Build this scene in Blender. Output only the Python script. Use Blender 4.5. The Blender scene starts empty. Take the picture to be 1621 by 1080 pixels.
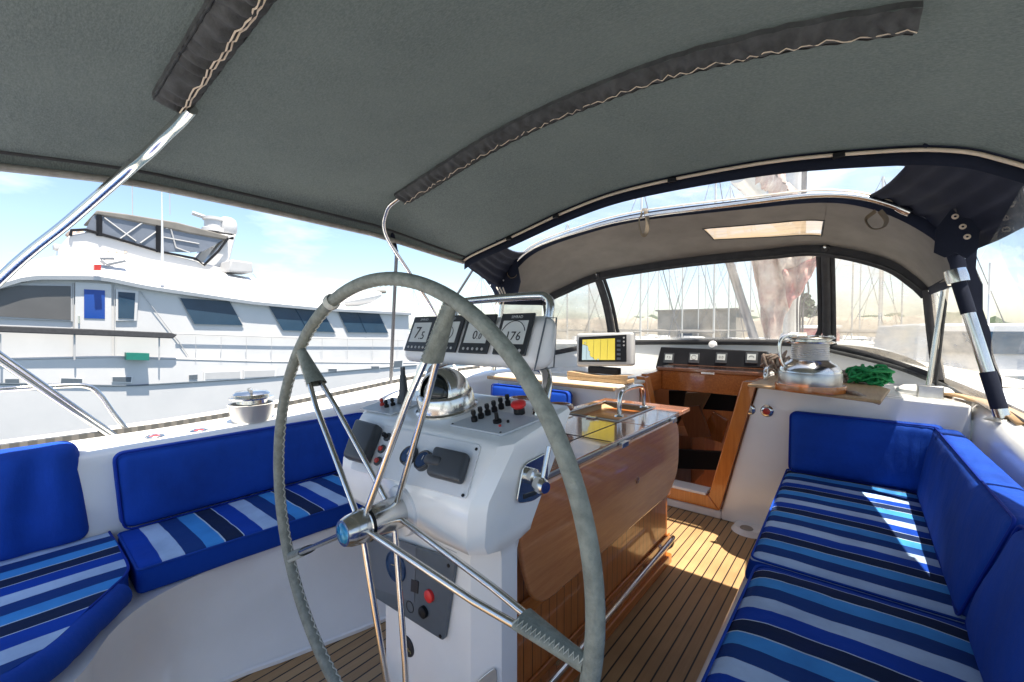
import bpy, bmesh, math, random
from mathutils import Vector as V, Matrix, noise
random.seed(7)
C = bpy.context.scene.collection
PI = math.pi
# ------------------------------------------------------------------ camera
F=680.;CX=810.5;CY=540.;YAW=math.atan(555/680);PIT=math.atan(20/680);H=1.35
def ray(px,py):
    u=(px-CX)/F;v=(CY-py)/F
    f=math.cos(PIT)+v*math.sin(PIT); z=-math.sin(PIT)+v*math.cos(PIT)
    return V((-math.sin(YAW)*f+math.cos(YAW)*u, math.cos(YAW)*f+math.sin(YAW)*u, z))
EYE=V((0,0,H))
def onz(px,py,z): d=ray(px,py); return EYE+d*((z-H)/d.z)
def ony(px,py,y): d=ray(px,py); return EYE+d*(y/d.y)
def onx(px,py,x): d=ray(px,py); return EYE+d*(x/d.x)
def hit(px,py,P,n): d=ray(px,py); return EYE+d*((V(P)-EYE).dot(V(n))/d.dot(V(n)))
cam=bpy.data.cameras.new('camera'); co=bpy.data.objects.new('camera',cam); C.objects.link(co)
co.location=EYE; co.rotation_euler=(PI/2-PIT,0,YAW)
cam.sensor_width=36; cam.lens=36*F/1621; cam.clip_start=.02; cam.clip_end=6000
bpy.context.scene.camera=co
# ------------------------------------------------------------------ materials
def newmat(name):
    m=bpy.data.materials.new(name); m.use_nodes=True
    nt=m.node_tree; b=nt.nodes['Principled BSDF']; return m,nt,b
def N(nt,t,**k):
    n=nt.nodes.new(t)
    for a,v in k.items(): setattr(n,a,v)
    return n
def mix(nt,fac,a,b):
    n=N(nt,'ShaderNodeMix',data_type='RGBA')
    for s,v in ((0,fac),(6,a),(7,b)):
        if isinstance(v,(int,float)): n.inputs[s].default_value=v
        elif isinstance(v,tuple): n.inputs[s].default_value=(*v,1)
        else: nt.links.new(v,n.inputs[s])
    return n.outputs[2]
def tex(nt,scale,detail=4,rough=.6,stretch=(1,1,1),coord='Object'):
    tc=N(nt,'ShaderNodeTexCoord'); mp=N(nt,'ShaderNodeMapping'); mp.inputs[3].default_value=stretch
    nt.links.new(tc.outputs[coord],mp.inputs[0])
    n=N(nt,'ShaderNodeTexNoise'); n.inputs['Scale'].default_value=scale; n.inputs['Detail'].default_value=detail; n.inputs['Roughness'].default_value=rough
    nt.links.new(mp.outputs[0],n.inputs['Vector']); return n.outputs[0]
def ramp(nt,inp,stops,interp='LINEAR'):
    r=N(nt,'ShaderNodeValToRGB'); cr=r.color_ramp; cr.interpolation=interp
    while len(cr.elements)<len(stops): cr.elements.new(.5)
    for e,(p,c) in zip(cr.elements,stops):
        e.position=p; e.color=(*c,1) if isinstance(c,tuple) else (c,c,c,1)
    nt.links.new(inp,r.inputs[0]); return r.outputs[0]
def bump(nt,b,h,strength=.2,dist=.01):
    n=N(nt,'ShaderNodeBump'); n.inputs['Strength'].default_value=strength; n.inputs['Distance'].default_value=dist
    nt.links.new(h,n.inputs['Height']); nt.links.new(n.outputs[0],b.inputs['Normal'])
def simple(name,col,rough=.5,metal=0,var=.12,scale=6,coat=0,bmp=0,bscale=60,stretch=(1,1,1),col2=None,spec=None):
    m,nt,b=newmat(name)
    c2=col2 or tuple(c*(1-var) for c in col)
    f=ramp(nt,tex(nt,scale,5,.6,stretch),[(.35,0.),(.7,1.)])
    nt.links.new(mix(nt,f,col,c2),b.inputs['Base Color'])
    b.inputs['Roughness'].default_value=rough; b.inputs['Metallic'].default_value=metal
    if coat: b.inputs['Coat Weight'].default_value=coat; b.inputs['Coat Roughness'].default_value=.06
    if spec is not None: b.inputs['Specular IOR Level'].default_value=spec
    if bmp: bump(nt,b,tex(nt,bscale,3),bmp,.004)
    return m
def mixh(nt,a,b,k):
    m=N(nt,'ShaderNodeMath',operation='MULTIPLY_ADD'); nt.links.new(a,m.inputs[0]); m.inputs[1].default_value=k; nt.links.new(b,m.inputs[2]); return m.outputs[0]
M={}
M['gel']=simple('gelcoat',(.86,.86,.84),.22,var=.05,scale=3,bmp=.04,bscale=12,col2=(.80,.80,.78),coat=.4)
M['cream']=simple('cream_nonskid',(.80,.74,.63),.55,var=.1,scale=8,bmp=.3,bscale=180)
M['yacht']=simple('yacht_paint',(.54,.535,.53),.25,var=.05,scale=.9,col2=(.49,.49,.49),bmp=.1,bscale=3)
M['chrome']=simple('stainless',(.74,.72,.68),.19,1,var=.15,scale=9)
M['brushed']=simple('brushed_metal',(.5,.5,.49),.32,1,var=.2,scale=20)
M['greypole']=simple('grey_pole',(.16,.16,.17),.35,.6,var=.2)
M['black']=simple('black_plastic',(.010,.010,.012),.45,var=.3,spec=.25)
M['darkgrey']=simple('dark_grey_plastic',(.05,.055,.062),.45,var=.15)
M['panelgrey']=simple('panel_grey',(.10,.12,.14),.3,var=.15,scale=14)
M['plate']=simple('light_grey_plate',(.5,.53,.56),.4,var=.06)
M['lcd']=simple('lcd_screen',(.55,.58,.57),.25,var=.04)
M['ink']=simple('lcd_ink',(.02,.02,.025),.5)
M['whitepl']=simple('white_plastic',(.76,.76,.76),.4,var=.06)
M['greypl']=simple('grey_plastic',(.42,.42,.42),.45,var=.06)
M['red']=simple('red_plastic',(.75,.03,.03),.35,var=.2)
M['blue']=simple('royal_blue_canvas',(.004,.062,.42),.8,var=.3,scale=4,spec=.3)
_nt=M['blue'].node_tree; bump(_nt,_nt.nodes['Principled BSDF'],mixh(_nt,tex(_nt,420,2),tex(_nt,6,5,.55,(1,1,.45)),.03),.75,.02)
M['bluepipe']=simple('piping_blue',(.004,.03,.30),.7,spec=.2)
M['navy']=simple('navy_canvas',(.014,.018,.034),.85,var=.3,scale=8,bmp=.4,bscale=300,spec=.2)
M['charcoal']=simple('charcoal_canvas',(.062,.062,.066),.85,var=.25,scale=12,bmp=.4,bscale=300,spec=.2)
M['pocket']=simple('zip_pocket_canvas',(.076,.080,.082),.8,var=.5,scale=18,bmp=.8,bscale=40,spec=.2)
M['tan']=simple('dodger_lining',(.225,.21,.19),.9,var=.2,scale=5,bmp=.3,bscale=300,spec=.1)
M['zipper']=simple('zipper',(.62,.52,.40),.5)
M['strap']=simple('webbing_strap',(.15,.11,.065),.8,bmp=.4,bscale=200)
M['leather']=simple('grey_green_leather',(.25,.27,.23),.62,var=.4,scale=45,bmp=.7,bscale=110)
M['stitch']=simple('stitch_cord',(.55,.56,.50),.7)
M['glassdark']=simple('dark_glass',(.032,.065,.105),.06,var=.35,scale=.5,spec=.2)
M['glassblue']=simple('blue_glass',(.02,.07,.30),.08,var=.2,scale=.6,spec=.2)
M['yachtgrey']=simple('grey_mesh_cover',(.10,.10,.10),.5,var=.2,scale=1)
M['yachtvinyl']=simple('yacht_dark_vinyl',(.16,.18,.22),.15,var=.3,scale=.6)
M['canvasgrey']=simple('grey_boat_canvas',(.17,.16,.145),.8,var=.25,scale=2)
M['green']=simple('green_rope',(.01,.32,.09),.7,var=.5,scale=60,bmp=.5,bscale=250)
M['rope']=simple('beige_rope',(.42,.36,.28),.8,var=.5,scale=70,bmp=.5,bscale=250,col2=(.22,.12,.10))
M['drain']=simple('drain_metal',(.35,.33,.3),.35,1)
M['redlens']=simple('red_lens',(.5,.04,.03),.3)
M['grnbox']=simple('green_box',(.01,.16,.12),.5)
M['foliage']=simple('tree_foliage',(.05,.075,.035),.9,var=.5,scale=.3)
M['bark']=simple('tree_bark',(.12,.09,.06),.9)
M['rock']=simple('breakwater_stone',(.34,.30,.24),.9,var=.35,scale=.8,bmp=.6,bscale=2)
M['hull']=simple('white_hull_paint',(.6,.6,.6),.3,var=.08,scale=1)
M['redsail']=simple('red_sail_cover',(.24,.03,.045),.8,scale=5,bmp=.8,bscale=16,col2=(.42,.30,.25))
M['beigesail']=simple('beige_sail_cloth',(.46,.39,.33),.8,scale=6,col2=(.27,.15,.13),bmp=.7,bscale=14)
M['dark']=simple('cabin_shade',(.02,.014,.01),.6)  # near-black colour standing for the shade inside the cabin
M['mast']=simple('mast_aluminium',(.62,.60,.56),.35,.3,var=.15,scale=4)
M['gauge']=simple('gauge_face',(.03,.07,.16),.15,var=.5,scale=20)
M['hubblue']=simple('hub_cap_blue',(.02,.25,.5),.12,.3,var=.4,scale=30)
M['emblem']=simple('emblem_gold',(.4,.33,.15),.4,.5)
M['glassblk']=simple('compass_glass',(.012,.016,.016),.06,var=.2)
M['panelblk']=simple('display_black',(.03,.034,.038),.3,var=.2)
M['panelgrey2']=simple('panel_grey_light',(.13,.15,.18),.3,var=.15)
M['mirror']=simple('mirror_steel',(.7,.68,.64),.04,1,var=.05)
M['covertan']=simple('tan_winch_cover',(.62,.58,.50),.85,var=.2,scale=15,bmp=.5,bscale=60)
M['edgetube']=simple('grey_sleeved_tube',(.34,.33,.30),.45,.2,var=.35,scale=25,bmp=.4,bscale=120)
M['shore']=simple('shore_wall',(.34,.30,.23),.9,var=.2,scale=.3)

def wood(name,a,b,rough=.25,coat=.8,axis=1,scale=5):
    m,nt,bs=newmat(name)
    st=[14,14,14]; st[axis]=.9
    t=tex(nt,scale,9,.72,tuple(st)); t2=tex(nt,1.6,3)
    c=mix(nt,ramp(nt,t,[(.32,0.),(.68,1.)]),a,b)
    c=mix(nt,ramp(nt,t2,[(.4,0.),(.7,.45)]),c,tuple(x*.55 for x in a))
    nt.links.new(c,bs.inputs['Base Color']); bs.inputs['Roughness'].default_value=rough
    bs.inputs['Coat Weight'].default_value=coat; bs.inputs['Coat Roughness'].default_value=.05
    bump(nt,bs,t,.06,.002); return m
M['varnish']=wood('varnished_teak',(.60,.20,.04),(.38,.10,.02))
M['varnishz']=wood('varnished_teak_upright',(.68,.235,.045),(.46,.135,.024),axis=2)
M['leaf']=wood('table_leaf_varnish',(.68,.26,.085),(.46,.145,.04),rough=.25,coat=1)
M['tabletop']=wood('table_top_varnish',(.42,.17,.08),(.33,.12,.05),rough=.18,coat=1)
M['teakraw']=wood('raw_teak',(.50,.33,.17),(.36,.22,.11),.6,.1)
M['dimwood']=wood('cabin_wood',(.45,.17,.06),(.28,.09,.03),.3,.6,axis=2)
M['cup']=wood('brown_ring_wood',(.33,.12,.05),(.24,.08,.03),.25,.8)

def planks():
    m,nt,b=newmat('teak_deck_planks')
    g=N(nt,'ShaderNodeNewGeometry'); s=N(nt,'ShaderNodeSeparateXYZ'); nt.links.new(g.outputs['Position'],s.inputs[0])
    mu=N(nt,'ShaderNodeMath',operation='MULTIPLY_ADD'); nt.links.new(s.outputs[0],mu.inputs[0]); mu.inputs[1].default_value=1/.049; mu.inputs[2].default_value=100.3
    fr=N(nt,'ShaderNodeMath',operation='FRACT'); nt.links.new(mu.outputs[0],fr.inputs[0])
    fl=N(nt,'ShaderNodeMath',operation='FLOOR'); nt.links.new(mu.outputs[0],fl.inputs[0])
    wn=N(nt,'ShaderNodeTexWhiteNoise',noise_dimensions='1D'); nt.links.new(fl.outputs[0],wn.inputs['W'])
    grain=tex(nt,6,6,.65,(16,.8,1),'Object')
    c=mix(nt,ramp(nt,grain,[(.3,0.),(.7,1.)]),(.42,.26,.12),(.30,.17,.07))
    mm=N(nt,'ShaderNodeMath',operation='MULTIPLY'); nt.links.new(wn.outputs[0],mm.inputs[0]); mm.inputs[1].default_value=.7
    c=mix(nt,mm.outputs[0],c,(.47,.31,.15))
    c=mix(nt,ramp(nt,tex(nt,2.2,4),[(.45,0.),(.75,.6)]),c,(.21,.12,.055))
    seam=ramp(nt,fr.outputs[0],[(0,1.),(.055,1.),(.075,0.),(.925,0.),(.945,1.)])
    c=mix(nt,seam,c,(.012,.011,.01))
    nt.links.new(c,b.inputs['Base Color']); b.inputs['Roughness'].default_value=.5
    inv=N(nt,'ShaderNodeMath',operation='SUBTRACT'); inv.inputs[0].default_value=1; nt.links.new(seam,inv.inputs[1])
    bump(nt,b,inv.outputs[0],.4,.003); return m
M['planks']=planks()
def bead(name,axis,w,a,b_):
    m=wood(name,a,b_,.3,.6,axis=2); nt=m.node_tree; b=nt.nodes['Principled BSDF']
    src=b.inputs['Base Color'].links[0].from_socket
    g=N(nt,'ShaderNodeNewGeometry'); s=N(nt,'ShaderNodeSeparateXYZ'); nt.links.new(g.outputs['Position'],s.inputs[0])
    mu=N(nt,'ShaderNodeMath',operation='MULTIPLY'); nt.links.new(s.outputs[axis],mu.inputs[0]); mu.inputs[1].default_value=1/w
    fr=N(nt,'ShaderNodeMath',operation='FRACT'); nt.links.new(mu.outputs[0],fr.inputs[0])
    seam=ramp(nt,fr.outputs[0],[(0,1.),(.06,1.),(.09,0.)])
    nt.links.new(mix(nt,seam,src,(.03,.012,.005)),b.inputs['Base Color']); return m
M['bead']=bead('beadboard_varnish',1,.05,(.58,.20,.05),(.42,.12,.028))
def stripes(name,axis,period,off,rev=False):
    m,nt,b=newmat(name)
    g=N(nt,'ShaderNodeNewGeometry'); s=N(nt,'ShaderNodeSeparateXYZ')
    # woven cloth edge wobble
    tn=tex(nt,4,2); nt.links.new(g.outputs['Position'],s.inputs[0])
    wob=N(nt,'ShaderNodeMath',operation='MULTIPLY_ADD'); nt.links.new(tn,wob.inputs[0]); wob.inputs[1].default_value=.013; nt.links.new(s.outputs[axis],wob.inputs[2])
    mu=N(nt,'ShaderNodeMath',operation='MULTIPLY_ADD'); nt.links.new(wob.outputs[0],mu.inputs[0]); mu.inputs[1].default_value=(-1 if rev else 1)/period; mu.inputs[2].default_value=20+off
    fr=N(nt,'ShaderNodeMath',operation='FRACT'); nt.links.new(mu.outputs[0],fr.inputs[0])
    royal=(.004,.052,.38); pale=(.44,.58,.78); nav=(.008,.045,.20); sky=(.055,.29,.68); dk=(.008,.020,.062); wh=(.5,.6,.7)
    c=ramp(nt,fr.outputs[0],[(0,royal),(.2,pale),(.4,nav),(.6,sky),(.785,wh),(.80,dk),(.985,wh)],'CONSTANT')
    c=mix(nt,ramp(nt,tex(nt,7,4),[(.4,0.),(.8,.3)]),c,(.004,.02,.16))
    sn=N(nt,'ShaderNodeSeparateXYZ'); nt.links.new(g.outputs['Normal'],sn.inputs[0])
    c=mix(nt,ramp(nt,sn.outputs[2],[(.45,0.),(.5,1.)]),royal,c)
    nt.links.new(c,b.inputs['Base Color']); b.inputs['Roughness'].default_value=.85; b.inputs['Specular IOR Level'].default_value=.2
    bump(nt,b,mixh(nt,tex(nt,450,2),tex(nt,5,5,.55,(1,1,.5)),.03),.55,.02); return m
M['strP']=stripes('striped_canvas_bench',1,.35,-1.0)
M['strA']=stripes('striped_canvas_aft',0,.37,.15)
M['strS']=stripes('striped_canvas_starboard',1,.345,-.2)
def bimfab():
    m,nt,b=newmat('bimini_canvas')
    w=tex(nt,3,5,.6,(1,1,1)); f=tex(nt,95,4,.75,(1,2.5,1))
    c=mix(nt,ramp(nt,w,[(.35,0.),(.7,1.)]),(.066,.082,.083),(.044,.056,.061))
    c=mix(nt,ramp(nt,f,[(.40,0.),(.62,.75)]),c,(.115,.132,.132))
    nt.links.new(c,b.inputs['Base Color']); b.inputs['Roughness'].default_value=.75; b.inputs['Specular IOR Level'].default_value=.3
    bump(nt,b,mixh(nt,f,tex(nt,4,6,.6,(1,2.5,1)),.08),.6,.022)
    tr=N(nt,'ShaderNodeBsdfTranslucent'); tr.inputs[0].default_value=(.10,.125,.115,1)
    mx=N(nt,'ShaderNodeMixShader'); mx.inputs[0].default_value=.07
    nt.links.new(b.outputs[0],mx.inputs[1]); nt.links.new(tr.outputs[0],mx.inputs[2])
    nt.links.new(mx.outputs[0],nt.nodes['Material Output'].inputs[0]); return m
M['bim']=bimfab()
def vinyl(name,haze,tint,streak=(6,1,6),lo=.35,hi=.8,gl=.06):
    m,nt,b=newmat(name); nt.nodes.remove(b)
    t=N(nt,'ShaderNodeBsdfTransparent'); t.inputs[0].default_value=(.97,.97,.96,1)
    d=N(nt,'ShaderNodeBsdfDiffuse'); d.inputs[0].default_value=(*tint,1)
    tl=N(nt,'ShaderNodeBsdfTranslucent'); tl.inputs[0].default_value=(*tint,1)
    a=N(nt,'ShaderNodeMixShader'); a.inputs[0].default_value=.6; nt.links.new(d.outputs[0],a.inputs[1]); nt.links.new(tl.outputs[0],a.inputs[2])
    g=N(nt,'ShaderNodeBsdfGlossy'); g.inputs['Roughness'].default_value=.05
    nz=tex(nt,1.7,6,.6,streak)
    r=ramp(nt,nz,[(lo,haze*.35),(hi,haze)])
    bp=N(nt,'ShaderNodeBump'); bp.inputs['Strength'].default_value=.25; bp.inputs['Distance'].default_value=.05
    nt.links.new(tex(nt,3,2,.5,(1,1,1)),bp.inputs['Height']); nt.links.new(bp.outputs[0],g.inputs['Normal'])
    x=N(nt,'ShaderNodeMixShader'); nt.links.new(r,x.inputs[0]); nt.links.new(t.outputs[0],x.inputs[1]); nt.links.new(a.outputs[0],x.inputs[2])
    y=N(nt,'ShaderNodeMixShader'); y.inputs[0].default_value=gl; nt.links.new(x.outputs[0],y.inputs[1]); nt.links.new(g.outputs[0],y.inputs[2])
    nt.links.new(y.outputs[0],nt.nodes['Material Output'].inputs[0]); return m
M['vin']=vinyl('clear_vinyl',.42,(.62,.60,.55),gl=.05)
M['vinhazy']=vinyl('hazy_vinyl',.85,(.56,.50,.41),(3,1,5),.3,.75)
M['vincl']=vinyl('clear_vinyl_roof',.18,(.85,.87,.9))
M['vinsky']=vinyl('skylight_vinyl',1.0,(.34,.26,.17),(1,6,1),.2,.6)
M['vinside']=vinyl('wavy_side_vinyl',.35,(.60,.64,.70),(1,3,8),.42,.7,.2)
def track():
    m,nt,b=newmat('perforated_track'); g=N(nt,'ShaderNodeNewGeometry'); s=N(nt,'ShaderNodeSeparateXYZ'); nt.links.new(g.outputs['Position'],s.inputs[0])
    mu=N(nt,'ShaderNodeMath',operation='MULTIPLY'); nt.links.new(s.outputs[1],mu.inputs[0]); mu.inputs[1].default_value=1/.055
    fr=N(nt,'ShaderNodeMath',operation='FRACT'); nt.links.new(mu.outputs[0],fr.inputs[0])
    nt.links.new(ramp(nt,fr.outputs[0],[(0,(.045,.045,.043)),(.5,(.045,.045,.043)),(.6,(.09,.085,.078)),(.95,(.09,.085,.078))]),b.inputs['Base Color']); b.inputs['Roughness'].default_value=.5; return m
M['track']=track()
def water():
    m,nt,b=newmat('harbour_water')
    b.inputs['Base Color'].default_value=(.03,.06,.08,1); b.inputs['Roughness'].default_value=.08
    bump(nt,b,tex(nt,1.2,5,.6,(1,1,1)),.6,.2); return m
M['water']=water()
def chart():
    m,nt,b=newmat('chart_screen')
    n=tex(nt,4.5,5,.7); g=N(nt,'ShaderNodeNewGeometry'); dp=N(nt,'ShaderNodeVectorMath',operation='DOT_PRODUCT'); dp.inputs[1].default_value=(2.2,0,2.2); nt.links.new(g.outputs['Position'],dp.inputs[0])
    ad=N(nt,'ShaderNodeMath',operation='MULTIPLY_ADD'); nt.links.new(dp.outputs['Value'],ad.inputs[0]); ad.inputs[1].default_value=1; ad.inputs[2].default_value=2.2*(1.60-1.19)
    sm=N(nt,'ShaderNodeMath',operation='ADD'); nt.links.new(n,sm.inputs[0]); nt.links.new(ad.outputs[0],sm.inputs[1])
    c=ramp(nt,sm.outputs[0],[(0,(.42,.55,.58)),(.44,(.42,.55,.58)),(.45,(.05,.05,.03)),(.46,(.72,.58,.07)),(1,(.68,.54,.05))])
    nt.links.new(c,b.inputs['Base Color']); nt.links.new(c,b.inputs['Emission Color']); b.inputs['Emission Strength'].default_value=.08
    b.inputs['Roughness'].default_value=.2; return m
M['chart']=chart()
# ------------------------------------------------------------------ mesh helpers
class MB:
    def __init__(s): s.v=[]; s.f=[]
    def add(s,vs,fs):
        o=len(s.v); s.v+= [V(p) for p in vs]; s.f+=[[i+o for i in f] for f in fs]; return s
    def box(s,x0,x1,y0,y1,z0,z1):
        return s.add([(x,y,z) for z in (z0,z1) for y in (y0,y1) for x in (x0,x1)],[(0,2,3,1),(4,5,7,6),(0,1,5,4),(2,6,7,3),(0,4,6,2),(1,3,7,5)])
    def hexa(s,c):  # 8 corners: bottom 4 loop, top 4 loop
        return s.add(c,[(3,2,1,0),(4,5,6,7),(0,1,5,4),(1,2,6,5),(2,3,7,6),(3,0,4,7)])
    def prism(s,pts,d):  # planar outline extruded by vector d
        n=len(pts); p=[V(a) for a in pts]; d=V(d)
        s.add(p+[a+d for a in p],[list(range(n))[::-1],list(range(n,2*n))]+[(i,(i+1)%n,(i+1)%n+n,i+n) for i in range(n)]); return s
    def grid(s,fn,nu,nv,skip=None,closeu=False):
        o=len(s.v)
        for i in range(nu+1):
            for j in range(nv+1): s.v.append(V(fn(i/nu,j/nv)))
        for i in range(nu):
            for j in range(nv):
                if skip and skip((i+.5)/nu,(j+.5)/nv): continue
                a=o+i*(nv+1)+j; s.f.append([a,a+nv+1,a+nv+2,a+1])
        return s
    def tube(s,pts,r,n=10,closed=False,caps=True,flat=1.0,up=None):
        P=[V(p) for p in pts]; m=len(P); o=len(s.v)
        ref=None
        for i,p in enumerate(P):
            if closed: t=(P[(i+1)%m]-P[i-1])
            else: t=P[min(i+1,m-1)]-P[max(i-1,0)]
            t.normalize()
            if up is not None: a=V(up)-t*V(up).dot(t)
            elif ref is None: a=t.orthogonal()
            else: a=ref-t*ref.dot(t)
            if a.length<1e-6: a=t.orthogonal()
            a.normalize(); ref=a; b=t.cross(a)
            rr=r[i] if isinstance(r,(list,tuple)) else r
            for k in range(n):
                q=2*PI*k/n; s.v.append(p+a*math.cos(q)*rr*flat+b*math.sin(q)*rr)
        for i in range(m if closed else m-1):
            for k in range(n):
                a=o+i*n+k; b=o+i*n+(k+1)%n; c=o+((i+1)%m)*n+(k+1)%n; d=o+((i+1)%m)*n+k
                s.f.append([a,b,c,d])
        if caps and not closed: s.f.append([o+k for k in range(n)][::-1]); s.f.append([o+(m-1)*n+k for k in range(n)])
        return s
    def lathe(s,prof,c,ax=(0,0,1),n=28,a0=0,a1=2*PI):
        ax=V(ax).normalized(); u=ax.orthogonal().normalized(); w=ax.cross(u); c=V(c)
        full=abs(a1-a0-2*PI)<1e-6; m=len(prof); o=len(s.v); nn=n if full else n+1
        for k in range(nn):
            q=a0+(a1-a0)*k/n
            for r,h in prof: s.v.append(c+ax*h+(u*math.cos(q)+w*math.sin(q))*r)
        for k in range(n):
            for j in range(m-1):
                a=o+k*m+j; b=o+((k+1)%nn)*m+j; s.f.append([a,b,b+1,a+1])
        return s
    def soft(s,c8,r=.03,bulge=.0,nz=.0,seed=0,step=.05,fold=None):
        # c8: corners (x0y0z0,x1y0z0,x1y1z0,x0y1z0, same top); rounded, slightly puffed block
        c=[V(p) for p in c8]
        L=[((c[1]-c[0]).length+(c[6]-c[7]).length)/2,((c[3]-c[0]).length+(c[6]-c[5]).length)/2,((c[4]-c[0]).length+(c[6]-c[2]).length)/2]
        r=min(r,min(L)*.5)
        def samples(l):
            e=[0,.12*r,.35*r,.65*r,r]; n=max(1,int((l-2*r)/step)); mid=[r+(l-2*r)*i/n for i in range(1,n)]
            return e+mid+[l-x for x in e[::-1]]
        S=[samples(l) for l in L]
        def mp(q):
            cl=V([min(max(q[i],r),L[i]-r) for i in range(3)]); d=V(q)-cl
            nn=d.normalized() if d.length>1e-9 else V((0,0,0))
            p=cl+nn*min(r,d.length if d.length<r else r) if d.length>1e-9 else V(q)
            uu=[p[i]/L[i] for i in range(3)]
            b=1
            for i in range(3):
                pass
            x,y,z=uu
            def tri(x,y,z):
                bot=(c[0]*(1-x)+c[1]*x)*(1-y)+(c[3]*(1-x)+c[2]*x)*y
                top=(c[4]*(1-x)+c[5]*x)*(1-y)+(c[7]*(1-x)+c[6]*x)*y
                return bot*(1-z)+top*z
            w=tri(x,y,z)
            ctr=tri(.5,.5,.5)
            # bulge along thin axis
            ax=L.index(min(L)); o=[i for i in range(3) if i!=ax]
            e=1
            for i in o:
                dd=max(0,min(uu[i],1-uu[i])*L[i]); e*=min(1,dd/(.12))**.6
            sgn=(uu[ax]-.5)*2
            ee=[0,0,0]; ee[ax]=.5
            a=list(uu); a[ax]=0; bq=list(uu); bq[ax]=1
            dirv=(tri(*bq)-tri(*a)).normalized()
            w=w+dirv*sgn*bulge*e
            if nz: w=w+dirv*sgn*nz*(noise.noise(w*5+V((seed,0,0)))+.5*noise.noise(w*13+V((0,seed,0))))*(.3+.7*e)
            if fold: w=w+dirv*sgn*fold(w)*(.25+.75*e)
            return w
        key={}
        def vid(i,j,k):
            t=(i,j,k)
            if t not in key: key[t]=len(s.v); s.v.append(mp((S[0][i],S[1][j],S[2][k])))
            return key[t]
        X,Y,Z=[len(q)-1 for q in S]
        for i in range(X):
            for j in range(Y):
                s.f.append([vid(i,j,0),vid(i,j+1,0),vid(i+1,j+1,0),vid(i+1,j,0)]); s.f.append([vid(i,j,Z),vid(i+1,j,Z),vid(i+1,j+1,Z),vid(i,j+1,Z)])
        for i in range(X):
            for k in range(Z):
                s.f.append([vid(i,0,k),vid(i+1,0,k),vid(i+1,0,k+1),vid(i,0,k+1)]); s.f.append([vid(i,Y,k),vid(i,Y,k+1),vid(i+1,Y,k+1),vid(i+1,Y,k)])
        for j in range(Y):
            for k in range(Z):
                s.f.append([vid(0,j,k),vid(0,j,k+1),vid(0,j+1,k+1),vid(0,j+1,k)]); s.f.append([vid(X,j,k),vid(X,j+1,k),vid(X,j+1,k+1),vid(X,j,k+1)])
        return s
    def build(s,name,m,parent=None,loc=None,bevel=0,ang=40,thick=0,seg=3,fix=True):
        base=V(loc) if loc is not None else (V(parent['_b']) if parent is not None and '_b' in parent else V((0,0,0)))
        me=bpy.data.meshes.new(name); me.from_pydata([tuple(p-base) for p in s.v],[],s.f)
        if fix:
            bm=bmesh.new(); bm.from_mesh(me); bmesh.ops.recalc_face_normals(bm,faces=bm.faces[:]); bm.to_mesh(me); bm.free()
        me.polygons.foreach_set('use_smooth',[True]*len(me.polygons)); me.set_sharp_from_angle(angle=math.radians(ang))
        me.materials.append(M[m] if isinstance(m,str) else m)
        o=bpy.data.objects.new(name,me); C.objects.link(o)
        if parent is not None:
            o.parent=parent; o['_b']=tuple(base)
        else: o.location=base; o['_b']=tuple(base)
        if thick: md=o.modifiers.new('s','SOLIDIFY'); md.thickness=thick; md.offset=0
        if bevel: md=o.modifiers.new('b','BEVEL'); md.width=bevel; md.segments=seg; md.limit_method='ANGLE'; md.angle_limit=math.radians(28)
        return o
def thing(name,label,cat,loc=(0,0,0),group=None):
    o=bpy.data.objects.new(name,None); C.objects.link(o); o.location=loc; o['_b']=tuple(loc); o.empty_display_size=.1
    return tag(o,label,cat,group)
def tag(o,label,cat,group=None):
    o['label']=label; o['category']=cat
    if group: o['group']=group
    return o
def struct(o,kind='structure'): o['kind']=kind; return o
def cr(pts,n=8,closed=False):
    P=[V(p) for p in pts]; m=len(P); out=[]
    for i in range(m if closed else m-1):
        p0=P[i-1] if (i>0 or closed) else P[0]*2-P[1]; p1=P[i]; p2=P[(i+1)%m]
        p3=P[(i+2)%m] if (i+2<m or closed) else p2*2-p1
        for k in range(n):
            t=k/n; out.append(.5*((2*p1)+(p2-p0)*t+(2*p0-5*p1+4*p2-p3)*t*t+(3*p1-p0-3*p2+p3)*t**3))
    if not closed: out.append(P[-1])
    return out
def resample(pts,n):
    P=[V(p) for p in pts]; L=[0]
    for a,b in zip(P,P[1:]): L.append(L[-1]+(b-a).length)
    def at(t):
        t=min(max(t,0),1)*L[-1]
        for i in range(len(P)-1):
            if t<=L[i+1] or i==len(P)-2:
                return P[i].lerp(P[i+1],(t-L[i])/max(1e-9,L[i+1]-L[i]))
    return [at(i/n) for i in range(n+1)]
class Curve:
    def __init__(s,pts,n=60): s.p=resample(cr(pts,10),n); s.n=n
    def __call__(s,t):
        t=min(max(t,0),1)*s.n; i=min(int(t),s.n-1); return s.p[i].lerp(s.p[i+1],t-i)
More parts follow.
